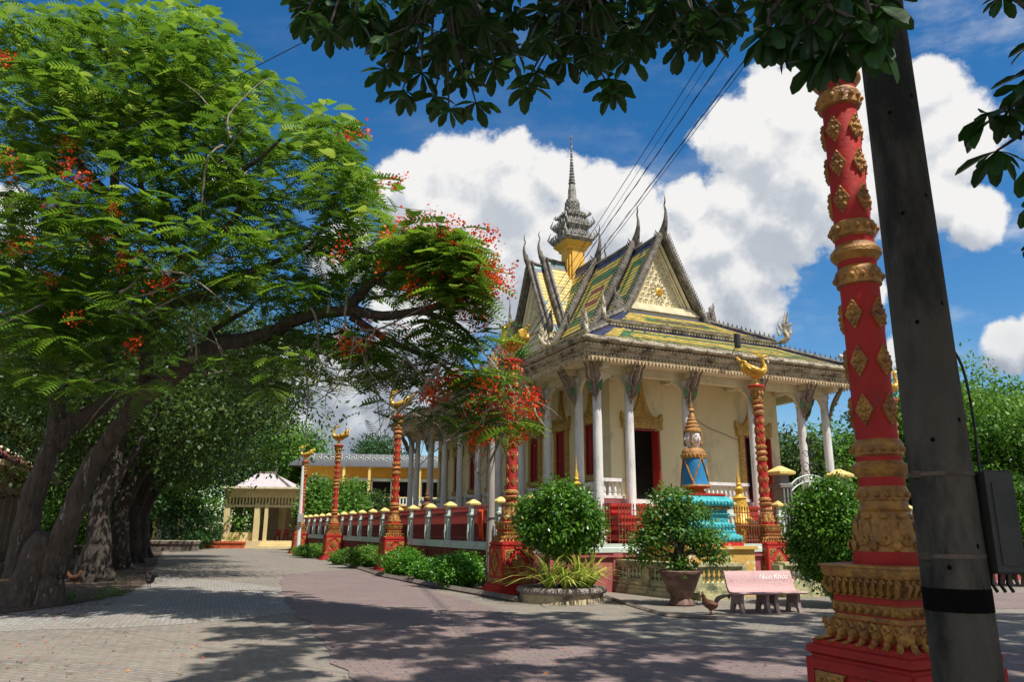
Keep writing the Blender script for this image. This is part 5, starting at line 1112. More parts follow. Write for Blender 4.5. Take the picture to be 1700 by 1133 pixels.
BL = [(90, 60, 130, 70, 70, 15, 19), (250, 55, 130, 50, 60, 15, 19), (60, 190, 120, 90, 110, 14.5, 20), (200, 150, 130, 80, 110, 14.5, 20), (330, 120, 90, 60, 60, 15, 18.5), (410, 160, 70, 50, 48, 15, 17.5), (500, 220, 80, 50, 46, 14.5, 16.5), (570, 235, 50, 35, 18, 14.5, 16),
      (330, 230, 120, 70, 95, 14.5, 18.5), (140, 290, 140, 90, 105, 14, 20), (430, 290, 90, 60, 55, 14.5, 17), (560, 310, 80, 50, 46, 14, 16), (630, 330, 50, 40, 22, 14, 15.5), (60, 400, 110, 80, 80, 14, 20), (220, 380, 130, 70, 90, 14, 19), (370, 360, 100, 60, 62, 14.5, 18), (500, 380, 100, 40, 44, 14, 16.5), (620, 400, 80, 40, 42, 13.8, 15.5),
      (740, 420, 70, 45, 62, 13.6, 15), (790, 470, 45, 50, 40, 13.6, 15), (680, 460, 80, 40, 44, 13.8, 15.5), (590, 470, 70, 30, 26, 14, 15.5), (480, 460, 90, 40, 45, 14.2, 16.5), (340, 470, 110, 50, 60, 14.5, 18), (180, 490, 130, 60, 62, 14.2, 19), (40, 520, 100, 70, 46, 14, 19), (520, 560, 90, 40, 46, 14.3, 16.3),
      (440, 590, 80, 40, 34, 14.5, 17), (560, 600, 60, 40, 22, 14.3, 15.8), (660, 570, 90, 30, 46, 14, 15.5), (650, 620, 45, 30, 14, 14, 15.2), (690, 610, 50, 35, 20, 14, 15.2), (760, 560, 60, 40, 36, 13.6, 15), (800, 610, 50, 35, 20, 13.6, 15), (800, 690, 55, 30, 20, 13.9, 14.9), (865, 690, 35, 30, 12, 13.9, 14.6), (830, 650, 60, 25, 14, 13.9, 14.8), (840, 560, 30, 40, 9, 13.6, 14.6),
      (500, 620, 40, 30, 9, 14.4, 15.5), (470, 500, 40, 20, 10, 14.5, 16), (190, 580, 110, 50, 30, 14.2, 17), (60, 640, 80, 40, 20, 14, 17.5), (400, 640, 60, 20, 12, 14.3, 15.5), (200, 640, 60, 30, 12, 14.2, 16), (680, 690, 40, 25, 6, 13.9, 14.8), (740, 640, 40, 25, 8, 13.9, 14.8), (595, 668, 14, 20, 2, 14, 14.5)]
BL = [(a, b_, c, d, int(n*(.72 if a > 380 else (.85 if b_ > 240 else 1))), e, f+(2.5 if 380 < a < 720 else (1.0 if a >= 720 else 0))) for a, b_, c, d, n, e, f in BL]
BL += [(750, 410, 70, 40, 22, 12.9, 13.5), (800, 460, 35, 40, 12, 12.9, 13.5), (440, 620, 60, 40, 16, 14.5, 20), (560, 590, 90, 40, 8, 15, 21), (760, 430, 60, 45, 24, 13.4, 14.6), (810, 470, 40, 45, 18, 13.4, 14.6), (860, 640, 40, 30, 6, 13.4, 14.2), (850, 700, 40, 30, 8, 13.4, 14.2), (60, 480, 100, 80, 50, 14, 20), (180, 560, 120, 40, 30, 14.5, 18), (60, 590, 90, 50, 30, 14.5, 19), (100, 440, 130, 90, 50, 16, 20)]
BL = [(a, b_, c, d, int(n*.82), e, f) for a, b_, c, d, n, e, f in BL]
BL = [(a-(34 if a > 560 else 0), b_, c*(.9 if a > 560 else 1), d, n, e, f) for a, b_, c, d, n, e, f in BL]
Tr, Dn, Up, Sc, Rd = sprays(BL, 8, (.34, .60))
Tr = Tr-np.array([OX, OY, 0]); quads('crown', inst(FROND, Tr, basis(Dn, Up), Sc), np.repeat(Rd, len(FROND)), 'hero', ft)
FB = [(130, 290, 28, 16, 5), (110, 280, 20, 14, 2), (15, 265, 20, 20, 3), (10, 100, 12, 10, 2), (120, 245, 14, 10, 2), (75, 338, 14, 8, 1), (40, 408, 22, 9, 3), (205, 430, 22, 12, 4), (265, 470, 30, 10, 4), (230, 572, 16, 9, 3), (135, 530, 12, 6, 1), (170, 392, 14, 5, 1), (95, 460, 20, 6, 1), (185, 352, 12, 6, 1),
      (720, 380, 55, 22, 13), (760, 400, 50, 30, 15), (800, 440, 40, 30, 15), (825, 465, 20, 28, 8), (780, 450, 30, 20, 8), (680, 400, 40, 20, 8), (665, 445, 25, 12, 4), (700, 480, 40, 20, 5), (760, 500, 40, 30, 5), (800, 530, 30, 30, 6), (600, 225, 30, 10, 2), (590, 560, 30, 25, 4), (735, 630, 40, 20, 7), (710, 655, 25, 12, 6), (640, 300, 30, 20, 2),
      (800, 640, 35, 20, 4), (835, 655, 25, 14, 4), (845, 610, 22, 30, 3), (880, 660, 14, 10, 5), (855, 685, 22, 12, 5), (885, 690, 10, 9, 4), (790, 730, 15, 14, 6), (860, 725, 12, 16, 6), (800, 690, 30, 20, 4), (560, 410, 30, 20, 2), (575, 575, 14, 8, 2), (648, 555, 30, 10, 2)]
Vf = []; Rf = []
for cx, cy, rx, ry, n in FB:
    for k in range(int(n*1.15)+1):
        p = Py(cx+rx*rng.normal()*.55, cy+ry*rng.normal()*.55, (13.15 if (cx > 690 and cy < 500) else 13.55 if cx > 450 else 14.2)+rng.uniform(0, .9))-np.array([OX, OY, 0]); m_ = 22
        c = p+rng.normal(size=(m_, 3))*.085; R3 = basis(rvec(m_), rvec(m_)); Vf.append(inst(LEAF*np.array([1, 1.5, 1]), c, R3, rng.uniform(.045, .085, m_))); t0 = rng.uniform(.1, .7); Rf.append(np.clip(t0+rng.normal(size=m_)*.22, 0, 1))
quads('flowers', np.concatenate(Vf), np.concatenate(Rf), 'flower', ft)

def tree(name, label, base, trunk_pts, r0, r1, blobs, m, size, bark='bark2', per=22, clump=1.2, dens=1., extra=(), tmpl=LEAF, flat=.55, group=None):
    t = thing(name, label, 'tree', (base[0], base[1], 0), 0, group); b = MB()
    limb(b, trunk_pts, r0, r1, 12, .07)
    b.tube([(0, 0, -.1), (0, 0, .25), trunk_pts[min(1, len(trunk_pts)-1)]], [r0*1.3, r0*1.12, r0*.95], 12, jit=.12, smooth=3)
    for k in range(6):
        a = 2*pi*k/6+.4; b.tube([(r0*1.45*cos(a), r0*1.45*sin(a), -.1), (r0*.95*cos(a), r0*.95*sin(a), .35), (r0*.5*cos(a), r0*.5*sin(a), 1.1)], [r0*.35, r0*.4, r0*.3], 6, jit=.1, smooth=2)
    tp = np.array(trunk_pts[-1]); md = np.array(trunk_pts[len(trunk_pts)//2])
    for c, r, n in blobs[:7]:
        c = np.array(c, float); st_ = tp if c[2] > tp[2] else md; mid = (st_+c)/2+rng.normal(size=3)*.35; limb(b, [st_, mid, c, c+(c-st_)*.2], r1*.8, .03, 6)
    for L, a, c in extra: limb(b, L, a, c, 7)
    b.build('trunk', bark, t, 70); crown('crown', m, blobs, size, t, dens, clump, tmpl, per, flat); return t
def blobset(cx, cy, cz, rx, ry, rz, n, k, seed, small=.5):
    r = np.random.default_rng(seed); out = []
    for i in range(k):
        d = r.normal(size=3); d /= np.linalg.norm(d); q = r.uniform(.45, .85); s = r.uniform(.75, 1.2)*small
        out.append(((cx+rx*d[0]*q, cy+ry*d[1]*q, cz+rz*d[2]*q), (rx*s, ry*s, rz*s), n))
    return out
# tamarind row behind the flame tree
rows = [(153, 966, 'stout dark trunk just right of the big leaning tree', .46, 0), (191, 946, 'second dark trunk of the row, forked low', .46, 1), (214, 936, 'third trunk of the row, pale lit side', .46, 2), (231, 927, 'last trunk of the row before the pavilion', .5, 3)]
for i, (px, py, lab, r, sd) in enumerate(rows):
    q = Pz(px, py)
    tree('tamarind_tree', lab+', under heavy dark foliage', q, [(0, 0, 0), (.05, 0, 1.2), (-.1, 0, 2.4), (.15, .1, 3.8), (0, 0, 6)], r, .25,
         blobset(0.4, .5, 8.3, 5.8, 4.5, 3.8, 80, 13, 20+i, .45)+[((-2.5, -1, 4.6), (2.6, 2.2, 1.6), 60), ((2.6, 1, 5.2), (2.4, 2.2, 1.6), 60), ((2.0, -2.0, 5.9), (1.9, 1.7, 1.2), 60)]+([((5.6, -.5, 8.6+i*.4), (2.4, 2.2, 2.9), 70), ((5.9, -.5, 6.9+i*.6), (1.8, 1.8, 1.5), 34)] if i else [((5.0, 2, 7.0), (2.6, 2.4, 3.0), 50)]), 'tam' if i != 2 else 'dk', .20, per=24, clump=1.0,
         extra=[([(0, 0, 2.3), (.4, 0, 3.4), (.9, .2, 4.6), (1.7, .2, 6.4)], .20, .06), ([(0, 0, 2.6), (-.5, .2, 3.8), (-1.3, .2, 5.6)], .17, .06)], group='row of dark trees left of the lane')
def far(name, lab, px, y, ztop, rw, m, seed, size=.4, zlow=None, n=46, k=12, dens=1., tr_=None, px_shift=0):
    q = Py(px, 800, y); zlow = 2.0 if zlow is None else zlow; cz = (ztop+zlow)/2; rz = (ztop-zlow)/2
    return tree(name, lab, q, [(0, 0, 0), (.1, 0, cz*.3), (0, .1, cz*.6), (.1, 0, cz)], max(.22, rw*.06), .12, blobset(0, 0, cz, rw*.8, rw*.7, rz*.8, n, k, seed, .48), m, size, per=20, clump=size*3, dens=dens)
far('leafy_tree', 'bright green tree rising behind the cream pavilion', 400, 88, 18.5, 10.5, 'mid', 1, .45, 3, 62, 14)
far('leafy_tree', 'light green tree between the pavilion roof and the ochre building', 476, 92, 14.8, 6.2, 'mid', 2, .42, 3, 46, 12)
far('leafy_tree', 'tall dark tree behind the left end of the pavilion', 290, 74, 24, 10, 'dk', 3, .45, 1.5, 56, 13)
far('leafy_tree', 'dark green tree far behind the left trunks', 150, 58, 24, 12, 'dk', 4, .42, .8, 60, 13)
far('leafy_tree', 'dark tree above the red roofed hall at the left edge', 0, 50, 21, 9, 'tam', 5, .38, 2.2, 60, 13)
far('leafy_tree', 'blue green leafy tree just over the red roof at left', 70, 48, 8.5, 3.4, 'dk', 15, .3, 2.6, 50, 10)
far('leafy_tree', 'round crowned tree above the ochre building roof', 618, 128, 17.6, 8.6, 'dk', 6, .5, 6.5, 50, 12)
far('leafy_tree', 'bushy tree between the lane pillars in front of the ochre building', 556, 66, 6.6, 3.3, 'mid', 7, .30, .6, 60, 12)
far('leafy_tree', 'lower leafy tree against the ochre building wall', 610, 72, 5.6, 3.6, 'tam', 8, .28, .6, 44, 10)
far('leafy_tree', 'dense tree seen through the right temple columns', 1310, 58, 9.8, 6.5, 'tam', 9, .36, .8, 60, 13)
far('leafy_tree', 'broad bright green tree behind the right end of the temple', 1400, 62, 11.6, 8.5, 'mid', 10, .40, .8, 66, 14)
far('leafy_tree', 'tall pale green tree right of the utility pole', 1590, 56, 15.4, 7.5, 'mid', 11, .38, 3, 66, 14)
far('leafy_tree', 'lower dense green tree in front of the taller one at the right edge', 1680, 48, 10.8, 6.0, 'mid', 12, .34, .8, 74, 14)
far('leafy_tree', 'tall tree cut by the right edge of the frame', 1740, 62, 16.2, 8, 'mid', 13, .4, 3, 60, 12)
far('leafy_tree', 'green tree between the big red pillar and the utility pole', 1500, 60, 12.2, 6.5, 'dk', 14, .38, 1, 56, 12)
far('leafy_tree', 'tree filling the gap beneath the tamarind crowns', 255, 66, 11, 6, 'mid', 16, .36, .8, 50, 12)
far('leafy_tree', 'small bright tree behind the leaning trunk', 120, 44, 4.2, 2.2, 'mid', 17, .24, .8, 40, 8)
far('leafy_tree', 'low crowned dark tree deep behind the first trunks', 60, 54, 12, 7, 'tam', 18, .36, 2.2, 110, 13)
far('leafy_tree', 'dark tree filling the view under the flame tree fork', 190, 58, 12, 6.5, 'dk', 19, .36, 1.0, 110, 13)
r_ = np.random.default_rng(99); wb = []
for k in range(64): wb.append(((-120+4.2*k+r_.uniform(-2, 2), 128+r_.uniform(-6, 8), r_.uniform(1.5, 4.5)), (4.5, 3, r_.uniform(3, 5)), 34))
o = crown('distant_woods', 'dk', wb, .9, None, 1., 2.6, LEAF, 14, .6); tag(o, 'dark line of distant trees closing the view', 'trees', kind='stuff')
q = Py(1690, 850, 44); pf = thing('blossom_shrub', 'shrub with pale pink blossom beyond the right fence', 'shrub', (q[0], q[1], 0)); crown('foliage', 'dk', [((0, 0, 2.6), (2.2, 1.6, 2.0), 130)], .22, pf, per=18, clump=.6); crown('flowers', 'pinkfl', [((0, 0, 2.7), (2.3, 1.7, 2.0), 50)], .16, pf, per=9, clump=.4)
q = Py(1712, 930, 27); round_bush('dark round bush cut by the right edge of the frame', q[0], q[1], 0, .8, 1.7, 1.6, 'bushl', .8, .10)
# shrubs near the pavilion
for px, py, y, r, h, m, lab, nm in ((398, 893, 73, 2.0, 5.4, 'mid', 'leafy shrub growing in the planter before the pavilion', 'leafy_shrub'), (308, 902, 66, 2.4, 4.0, 'dk', 'dark shrub left of the pavilion', 'leafy_shrub'), (330, 905, 70, 1.9, 3.2, 'dk', 'smaller dark shrub beside the pavilion corner', 'leafy_shrub'), (125, 872, 50, 1.6, 3.2, 'mid', 'sunlit green shrub behind the leaning trunk', 'leafy_shrub')):
    q = Py(px, py, y); o = thing(nm, lab, 'shrub', (q[0], q[1], 0)); b = MB(); b.tube([(0, 0, 0), (.1, 0, h*.4), (-.1, 0, h*.8)], [.12, .09, .03], 7, jit=.1, smooth=2); b.build('stem', 'bark2', o); crown('foliage', m, [((0, 0, h*.5), (r, r, h*.48), 110), ((0, 0, h*.8), (r*.4, r*.4, h*.25), 30)], .30, o, per=16, clump=.7)

# ------------------------------------------------------------ buildings round the court
# cream pavilion at the end of the lane
pv = thing('pavilion', 'cream open pavilion with pale pink roof at the end of the lane', 'pavilion', Pz(362, 908, .15)*np.array([1, 1, 0]), 0.04)
PVs = 74/1240*1.0; u = PVs
def X(px): return (px-362)*.0655
b = MB(); b.box(X(362), X(520), 0, 10, -.1, .75); b.box(X(420), X(486), -.6, 0, -.1, .5); b.box(X(420), X(486), -1.1, -.6, -.1, .25); b.build('base', 'pav', pv)
b = MB()
for px, w in ((369, .5), (411, .45), (424, .28), (477, .28), (492, .45), (516, .4)): b = MB(); b.box(X(px)-w/2, X(px)+w/2, .1, .1+w, .75, 4.6); b.build('column', 'pav', pv)
for px in (369, 412, 492): b = MB(); b.box(X(px)-.3, X(px)+.3, 8.8, 9.4, .75, 4.6); b.build('column', 'pav', pv)
b = MB(); b.box(X(364), X(521), .15, .5, 5.2, 6.1); b.box(X(364), X(521), .15, .5, 4.2, 4.45); b.box(X(364), X(366), .15, 9.8, 4.2, 6.1); 
x = X(366)
while x < X(519): b.box(x, x+.12, .2, .4, 4.45, 5.2); x += .30
b.build('frieze', 'pav', pv); b = MB(); b.box(X(362), X(521), 9.4, 9.6, .75, 6.0); b.build('back_wall', 'lwall', pv); b = MB(); b.box(X(366), X(412), .7, .8, .75, 1.6); b.build('parapet', 'pav', pv)
b = MB(); b.box(X(360), X(523), -.6, 10.4, 6.1, 6.3); b.build('eave', 'trim', pv)
b = MB(); b.add([(X(374), .4, 6.3), (X(434)+1.3, .4, 6.3), (X(434)+1.3, 9.4, 6.3), (X(374), 9.4, 6.3), (X(388), 4.5, 8.1), (X(413), 4.5, 8.1)], [(0, 1, 5, 4), (1, 2, 5), (2, 3, 4, 5), (3, 0, 4)]); b.build('roof', 'proof', pv)
b = MB(); b.tube([(X(413), 4.5, 8.1), (X(416), 4.4, 8.3), (X(419), 4.3, 8.9)], [.15, .12, .02], 6); b.tube([(X(413), 4.5, 8.1), (X(434)+1.3, .4, 6.35)], .12, 6); b.tube([(X(388), 4.5, 8.15), (X(413), 4.5, 8.15)], .14, 6); b.build('ridge_finial', 'darkstone', pv)
b = MB()
for k in range(5): b = MB(); b.box(X(428)+k*.8, X(428)+k*.8+.5, 2.5, 3.0, 1.2, 1.3); b.box(X(428)+k*.8, X(428)+k*.8+.5, 2.95, 3.0, 1.3, 1.9); b.box(X(428)+k*.8, X(428)+k*.8+.06, 2.5, 3.0, .75, 1.2); b.box(X(428)+k*.8+.44, X(428)+k*.8+.5, 2.5, 3.0, .75, 1.2); b.build('chair', 'wred', pv)
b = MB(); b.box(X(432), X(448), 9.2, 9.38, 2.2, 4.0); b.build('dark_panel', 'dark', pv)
pb_ = MB(); pb_.rect([(0, 0), (0, .42), (.08, .45), (.08, .6)], 0, 3.9, 0, 1.6); o = pb_.build('planter_box', 'orange'); o.location = (float(Pz(381, 908)[0]), 70.5, 0); tag(o, 'low orange planter box in front of the pavilion', 'planter')
pv.scale = (1, 1, .88)
# two storey ochre building
ob = thing('ochre_building', 'two storey ochre building with a dark patterned balcony roof edge behind the lane pillars', 'building', Py(499, 900, 84)*np.array([1, 1, 0]), radians(10))
k_ = 84/1240*1.02
def XB(px): return (px-499)*k_
b = MB(); b.box(0, XB(760), 0, 10, -.2, 8.6); b.build('wall', 'ochre', ob)
b = MB(); b.box(-1.4, XB(762), -1.6, 11, 8.6, 8.75); b.add([(-1.7, -1.9, 8.45), (XB(762), -1.9, 8.45), (XB(762), -1.2, 9.9), (.3, -1.2, 9.9), (-1.7, -1.9, 8.6), (XB(762), -1.9, 8.6)], [(0, 1, 5, 4), (4, 5, 2, 3)]); b.add([(-1.7, -1.9, 8.6), (-1.7, 11, 8.6), (.3, 9, 9.9), (.3, -1.2, 9.9)], [(0, 1, 2, 3)]); b.build('roof', 'groof', ob)
b = MB(); x = .6
while x < XB(755): b.curl((x, -1.55, 9.3), (1, 0, 0), (0, 0, 1), .26, .05, 1.1, seg=4, n=8); b.box(x+.32, x+.38, -1.55, -1.48, 8.9, 9.85); x += .75
b.build('roof_balustrade', 'fgreen', ob)
b = MB(); b.box(-.1, XB(762), -1.8, 0, 4.3, 4.5); b.box(-.1, XB(762), -1.8, -1.7, 5.1, 5.25); b.build('balcony', 'pav', ob)
for px in (560, 600, 640, 680): b = MB(); b.box(XB(px)-.14, XB(px)+.14, -1.75, -1.5, -.2, 8.55); b.build('column', 'fcap', ob)
b = MB(); x = 1.
while x < XB(755): b.box(x, x+.16, -1.78, -1.72, 4.5, 5.1); x += .36
b.build('balcony_rail', 'fgreen', ob)
w0_ = None
for px in (520, 585, 620, 655, 700):
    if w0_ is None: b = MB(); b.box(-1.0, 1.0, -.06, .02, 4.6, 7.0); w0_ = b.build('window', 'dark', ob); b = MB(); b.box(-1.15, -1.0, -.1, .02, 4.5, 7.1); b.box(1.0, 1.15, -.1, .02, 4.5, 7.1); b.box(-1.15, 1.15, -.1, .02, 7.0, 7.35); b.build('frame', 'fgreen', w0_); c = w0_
    else: c = copy_tree(w0_, ob)
    c.location = (XB(px), 0, 0)
# hall with a red roof at the left edge
hq = Py(44, 905, 38); hl = thing('red_roofed_hall', 'old cream hall with arched openings and a dark red roof at the left edge', 'building', (hq[0], hq[1], 0), TA+pi/2)
b = MB(); b.box(-14, 0, 0, 10, -.1, .7); b.box(-14, .5, -.7, 0, -.1, .35); b.build('base', 'kerb', hl)
b = MB(); b.box(-14, -.1, 2.2, 9.8, .7, 4.0); b.box(-.6, -.1, .1, 9.8, .7, 3.9) if False else None; b.build('wall', 'lwall', hl)
b = MB()
for k in range(7):
    x = -.35-1.55*k; b.box(x-.14, x+.14, .1, .38, .7, 3.3)
    if k < 6:
        P = [(x-.14, 3.3), (x-.14, 2.9)]+[(x-.775+.635*cos(a), 2.9-.02+.28*sin(a)) for a in (0.1, .5, 1., 1.57, 2.1, 2.6, 3.04)]+[(x-1.41, 2.9), (x-1.41, 3.3)]; b.prism(P, (0, .16, 0), (1, 0, 0), (0, 0, 1), (0, 1, 0), .16)
b.box(-14, -.1, .12, .36, 3.3, 4.1)
for k in range(6): x = -.45-1.55*k; b.box(x-1.3, x-.05, .06, .12, 3.45, 3.95)
b.build('arcade', 'lwall', hl)
b = MB(); b.add([(-14, -1.0, 4.0), (.9, -1.0, 4.0), (.9, 11, 4.0), (-14, 11, 4.0), (-14, 5, 7.2), (-3.5, 5, 7.2)], [(0, 1, 5, 4), (1, 2, 5), (2, 3, 4, 5)]); b.build('roof', 'rroof', hl)
b = MB(); b.box(-14, .85, -.95, 10.9, 3.8, 3.99); b.build('eave', 'pav', hl); b = MB(); b.tube([(-3.5, 5, 7.25), (.9, -1, 4.1)], .14, 6); b.tube([(-14, 5, 7.3), (-3.5, 5, 7.3)], .16, 6); b.build('ridge', 'trim', hl)
b = MB(); b.box(-4.2, -3.2, 2.05, 2.19, .7, 2.9); b.box(-2.3, -1.6, 2.05, 2.19, .7, 2.9); b.build('door', 'red', hl)
# low coloured kerbs and tables deep in the shade
for i, (px, y, w, m, lab) in enumerate(((118, 52, 3.2, 'orange', 'low orange and red flower bed wall seen between the trunks'), (262, 64, 3.8, 'orange', 'low planter wall at the far left end of the lane'), (285, 62, 4.0, 'kerb', 'dark planter wall beneath the shrubs left of the pavilion'))):
    q = Py(px, 893, y); b = MB(); b.rect([(0, 0), (0, .5), (.08, .53), (.08, .72)], -w/2, w/2, -.7, .7); o = b.build('planter_wall', m); o.location = (q[0], q[1], 0); tag(o, lab, 'planter')
    b = MB(); b.rect([(.08, 0), (.09, .06)], -w/2, w/2, -.7, .7); r_ = b.build('coping', 'trim', o); r_.location = (0, 0, .722)
for px, y, lab in ((125, 42, 'dark stone table in the shade between the trunks'), (240, 58, 'dark garden table past the last trunk of the row')):
    q = Py(px, 905, y); t = thing('garden_table', lab, 'table', (q[0], q[1], 0)); b = MB(); b.lathe([(.7, .72), (.72, .80)], 16); b.build('table_top', 'benchleg', t); b = MB(); b.lathe([(.3, 0), (.16, .1), (.14, .6), (.3, .72)], 12); b.build('leg', 'benchleg', t)
q = Py(256, 880, 78); yp = thing('yellow_gateway', 'small yellow columned porch glimpsed beyond the last trunk', 'building', (q[0], q[1], 0), .1); b = MB()
for x in (-2.4, 0, 2.4): b = MB(); b.box(x-.2, x+.2, -.2, .2, 0, 3.6); b.build('column', 'fcap', yp)
b = MB(); b.box(-3, 3, -.6, 4, 3.6, 4.1); b.build('roof', 'groof', yp); b = MB(); b.box(-2.8, 2.8, 3, 3.3, 0, 3.6); b.build('wall', 'lwall', yp)

# ------------------------------------------------------------ broad leaved tree overhead (its trunk stands behind the camera)
ov = thing('broad_leaved_tree', 'dark broad leaved branches hanging into the top of the picture', 'tree', (3.2, -3.6, 0))
OV = np.array([3.2, -3.6, 0])
Tr = []; Dn = []; Up = []; Sc = []; Rd = []; tips = []
def rosette(p, l, n=9, droop=.5, tone=None, ax=None):
    tone = rng.uniform(.1, .8) if tone is None else tone; a0 = rng.uniform(0, 6.28)
    for j in range(n):
        a = a0+2*pi*j/n+rng.normal()*.2; el = rng.uniform(-1.0, .15)*droop*1.4; d = np.array([cos(a)*cos(el), sin(a)*cos(el), sin(el)-.15]); Tr.append(p-OV); Dn.append(d); Up.append(np.array([0, 0, 1])+rng.normal(size=3)*.25); Sc.append(l*rng.uniform(.7, 1.15)); Rd.append(np.clip(tone+rng.normal()*.2, 0, 1))
clusters = [(508, 25, 5.2), (545, 50, 5.0), (590, 30, 5), (640, 60, 5), (640, 115, 5), (668, 150, 5), (700, 120, 5), (720, 160, 5.1), (745, 180, 5), (790, 170, 5), (770, 130, 5), (820, 110, 5), (845, 90, 5.1), (872, 140, 5), (890, 120, 5), (900, 60, 4.9), (940, 95, 5), (965, 60, 5), (985, 90, 5), (1010, 130, 5), (1015, 150, 5), (1045, 95, 5), (1030, 55, 5), (1065, 60, 5), (1080, 30, 5.2), (1130, 75, 5), (1160, 55, 5), (1180, 65, 5), (1200, 30, 5), (1150, 20, 5), (1100, 5, 5),
            (560, 5, 5.3), (620, -5, 5.2), (690, 40, 5), (750, 60, 5), (800, 40, 5), (850, 20, 5.2), (720, 95, 5.2), (830, 60, 5.2), (690, 5, 5.1), (760, 5, 5), (930, 20, 5), (1000, 10, 5), (670, 85, 5.1), (790, 90, 5.2), (945, 0, 5.1)]
for x, y, d in clusters:
    rosette(Py(x, y, d), .20, 10); tips.append(Py(x, y, d))
    if y < 110: rosette(Py(x+rng.normal()*18, y-20+rng.normal()*14, d+.3), .20, 9); rosette(Py(x+rng.normal()*22, y-30+rng.normal()*14, d+.7), .2, 9)
for x, y, d, l in ((1280, 45, 2.9, .17), (1310, 70, 3.0, .16), (1350, 40, 2.8, .18), (1390, 70, 2.7, .19), (1420, 30, 2.6, .19), (1450, 60, 2.6, .19), (1330, 5, 2.9, .18), (1400, -10, 2.7, .19), (1270, 5, 3.1, .16), (1460, 10, 2.6, .18), (1370, 90, 2.8, .17), (1350, 100, 2.9, .16)):
    rosette(Py(x, y, d), l, 9, .8, .3); tips.append(Py(x, y, d))
for x, y, d, l in ((1640, 190, 3.3, .19), (1675, 180, 3.2, .19), (1655, 250, 3.3, .19), (1700, 140, 3.2, .19), (1712, 270, 3.2, .17), (1715, 120, 3.3, .17), (1665, -8, 3.4, .14), (1730, 60, 3.2, .17), (1720, 330, 3.2, .14), (1722, 400, 3.2, .11), (1735, 180, 3.2, .17)):
    rosette(Py(x, y, d), l, 9, .7, .5); tips.append(Py(x, y, d))
for k in range(95):
    x = rng.uniform(500, 1230); lim = 40 if x > 1080 else (95 if 650 < x < 900 else 60); y = rng.uniform(-60, lim); rosette(Py(x, y, rng.uniform(5.2, 6.4)), .21, 9, .6)
for k in range(26):
    x = rng.uniform(1265, 1470); y = rng.uniform(-60, 60); rosette(Py(x, y, rng.uniform(2.9, 3.5)), .17, 9, .7, .4)
def sunpath_clear(p):            # openings in the canopy where the picture shows sun on the big pillar and the lane
    return False
cand = []
for k in range(14000):
    z = rng.uniform(9, 20); x = rng.uniform(-7, 22); y = rng.uniform(-9, 14)
    cand.append((x, y, z))
cand = np.array(cand); pxs, pys = proj(cand); infr = (~np.isnan(pxs)) & (pxs > -60) & (pxs < 1760) & (pys > -45) & (cand[:, 1] > 0)
gx_, gy_ = cand[:, 0]-SUNX*cand[:, 2], cand[:, 1]-SUNY*cand[:, 2]     # where each leaf cluster throws its shade on the ground
kx = np.sin(gx_*1.15+1.1*np.sin(gy_*.7))*np.sin(gy_*1.4+.8*np.sin(gx_*.9+1)); 
sel = (~infr) & (kx > -.62)
hole = np.zeros(len(cand), bool)  # unseen canopy is shaped: leaf clusters dropped where sun should fall
for z in np.linspace(2.7, 6.6, 12):
    hx, hy = p0.location.x+SUNX*(cand[:, 2]-z), p0.location.y+SUNY*(cand[:, 2]-z); hole |= (np.hypot(cand[:, 0]-hx, cand[:, 1]-hy) < .75)
hole |= (gx_ < -3.7-.30*(gy_-9)) & (gy_ < 17) & (gx_ > -16)
hole |= ((gx_ > -4.5) & (gy_ > 17.4+.25*(gx_+1).clip(-8, 0)+.06*gx_.clip(0, 9)))|(gy_ > 18.5)|((gx_ < -1.0) & (gy_ > 14.6)) | (gy_ < -2) & (kx < .2)
sel &= ~hole
sel[np.where(sel)[0][4200:]] = False
for p in cand[sel]: rosette(p, .34, 8, .35)
pole_s = [(ux+SUNX*(zz-z)+rng.normal()*.25, uy+SUNY*(zz-z)+rng.normal()*.25, zz) for z in np.linspace(.2, 6.5, 60) for zz in (8.6, 9.4, 10.2, 11.0, 11.8)]  # unseen leaf clusters added toward the sun to shade the utility pole
for p in pole_s:
    pp = np.array(p); a_, b_ = proj(pp)
    if np.isnan(a_) or b_ < -40 or a_ > 1760: rosette(pp, .34, 9, .3)
for z in np.linspace(0, 2.5, 34):  # more unseen leaves added to keep the big pillar's foot in shade
    for zz in (9.0, 9.9, 10.8, 11.6): 
        pp = np.array([p0.location.x+SUNX*(zz-z)+rng.normal()*.45, p0.location.y+SUNY*(zz-z)+rng.normal()*.35, zz]); rosette(pp, .34, 9, .3)
# unseen leaf clusters added in the sun's path to shade the hanging branches
for x, y, d in clusters[::2]:
    p = Py(x, y, d); zz = rng.uniform(9, 11); pp = np.array([p[0]+SUNX*(zz-p[2]), p[1]+SUNY*(zz-p[2]), zz]); a_, b_ = proj(pp)
    if b_ < -50 or np.isnan(b_): rosette(pp+rng.normal(size=3)*.2, .36, 10, .3)
Tr, Dn, Up, Sc, Rd = (np.array(a) for a in (Tr, Dn, Up, Sc, Rd)); Rall = basis(Dn, Up)
quads('crown', inst(OBOV, Tr, Rall, Sc), np.repeat(Rd, len(OBOV)), 'big', ov)
b = MB(); limb(b, [(0, 0, 0), (.1, .2, 3), (0, .4, 6), (.4, 1.5, 9), (1.0, 4, 11.5)], .42, .12, 12)
limb(b, [(0, .3, 4.6), (-.6, 3, 6.2), (-2.2, 6.5, 7.0), (-3.2, 8.6, 6.6), (-4.6, 8.8, 6.1)], .18, .03, 8); limb(b, [(0, .4, 5.6), (3, 2, 8), (7, 3, 10.5), (12, 5, 12)], .2, .05, 8); limb(b, [(0, .4, 6), (-2, 2, 9), (-3, 6, 12)], .16, .05, 8)
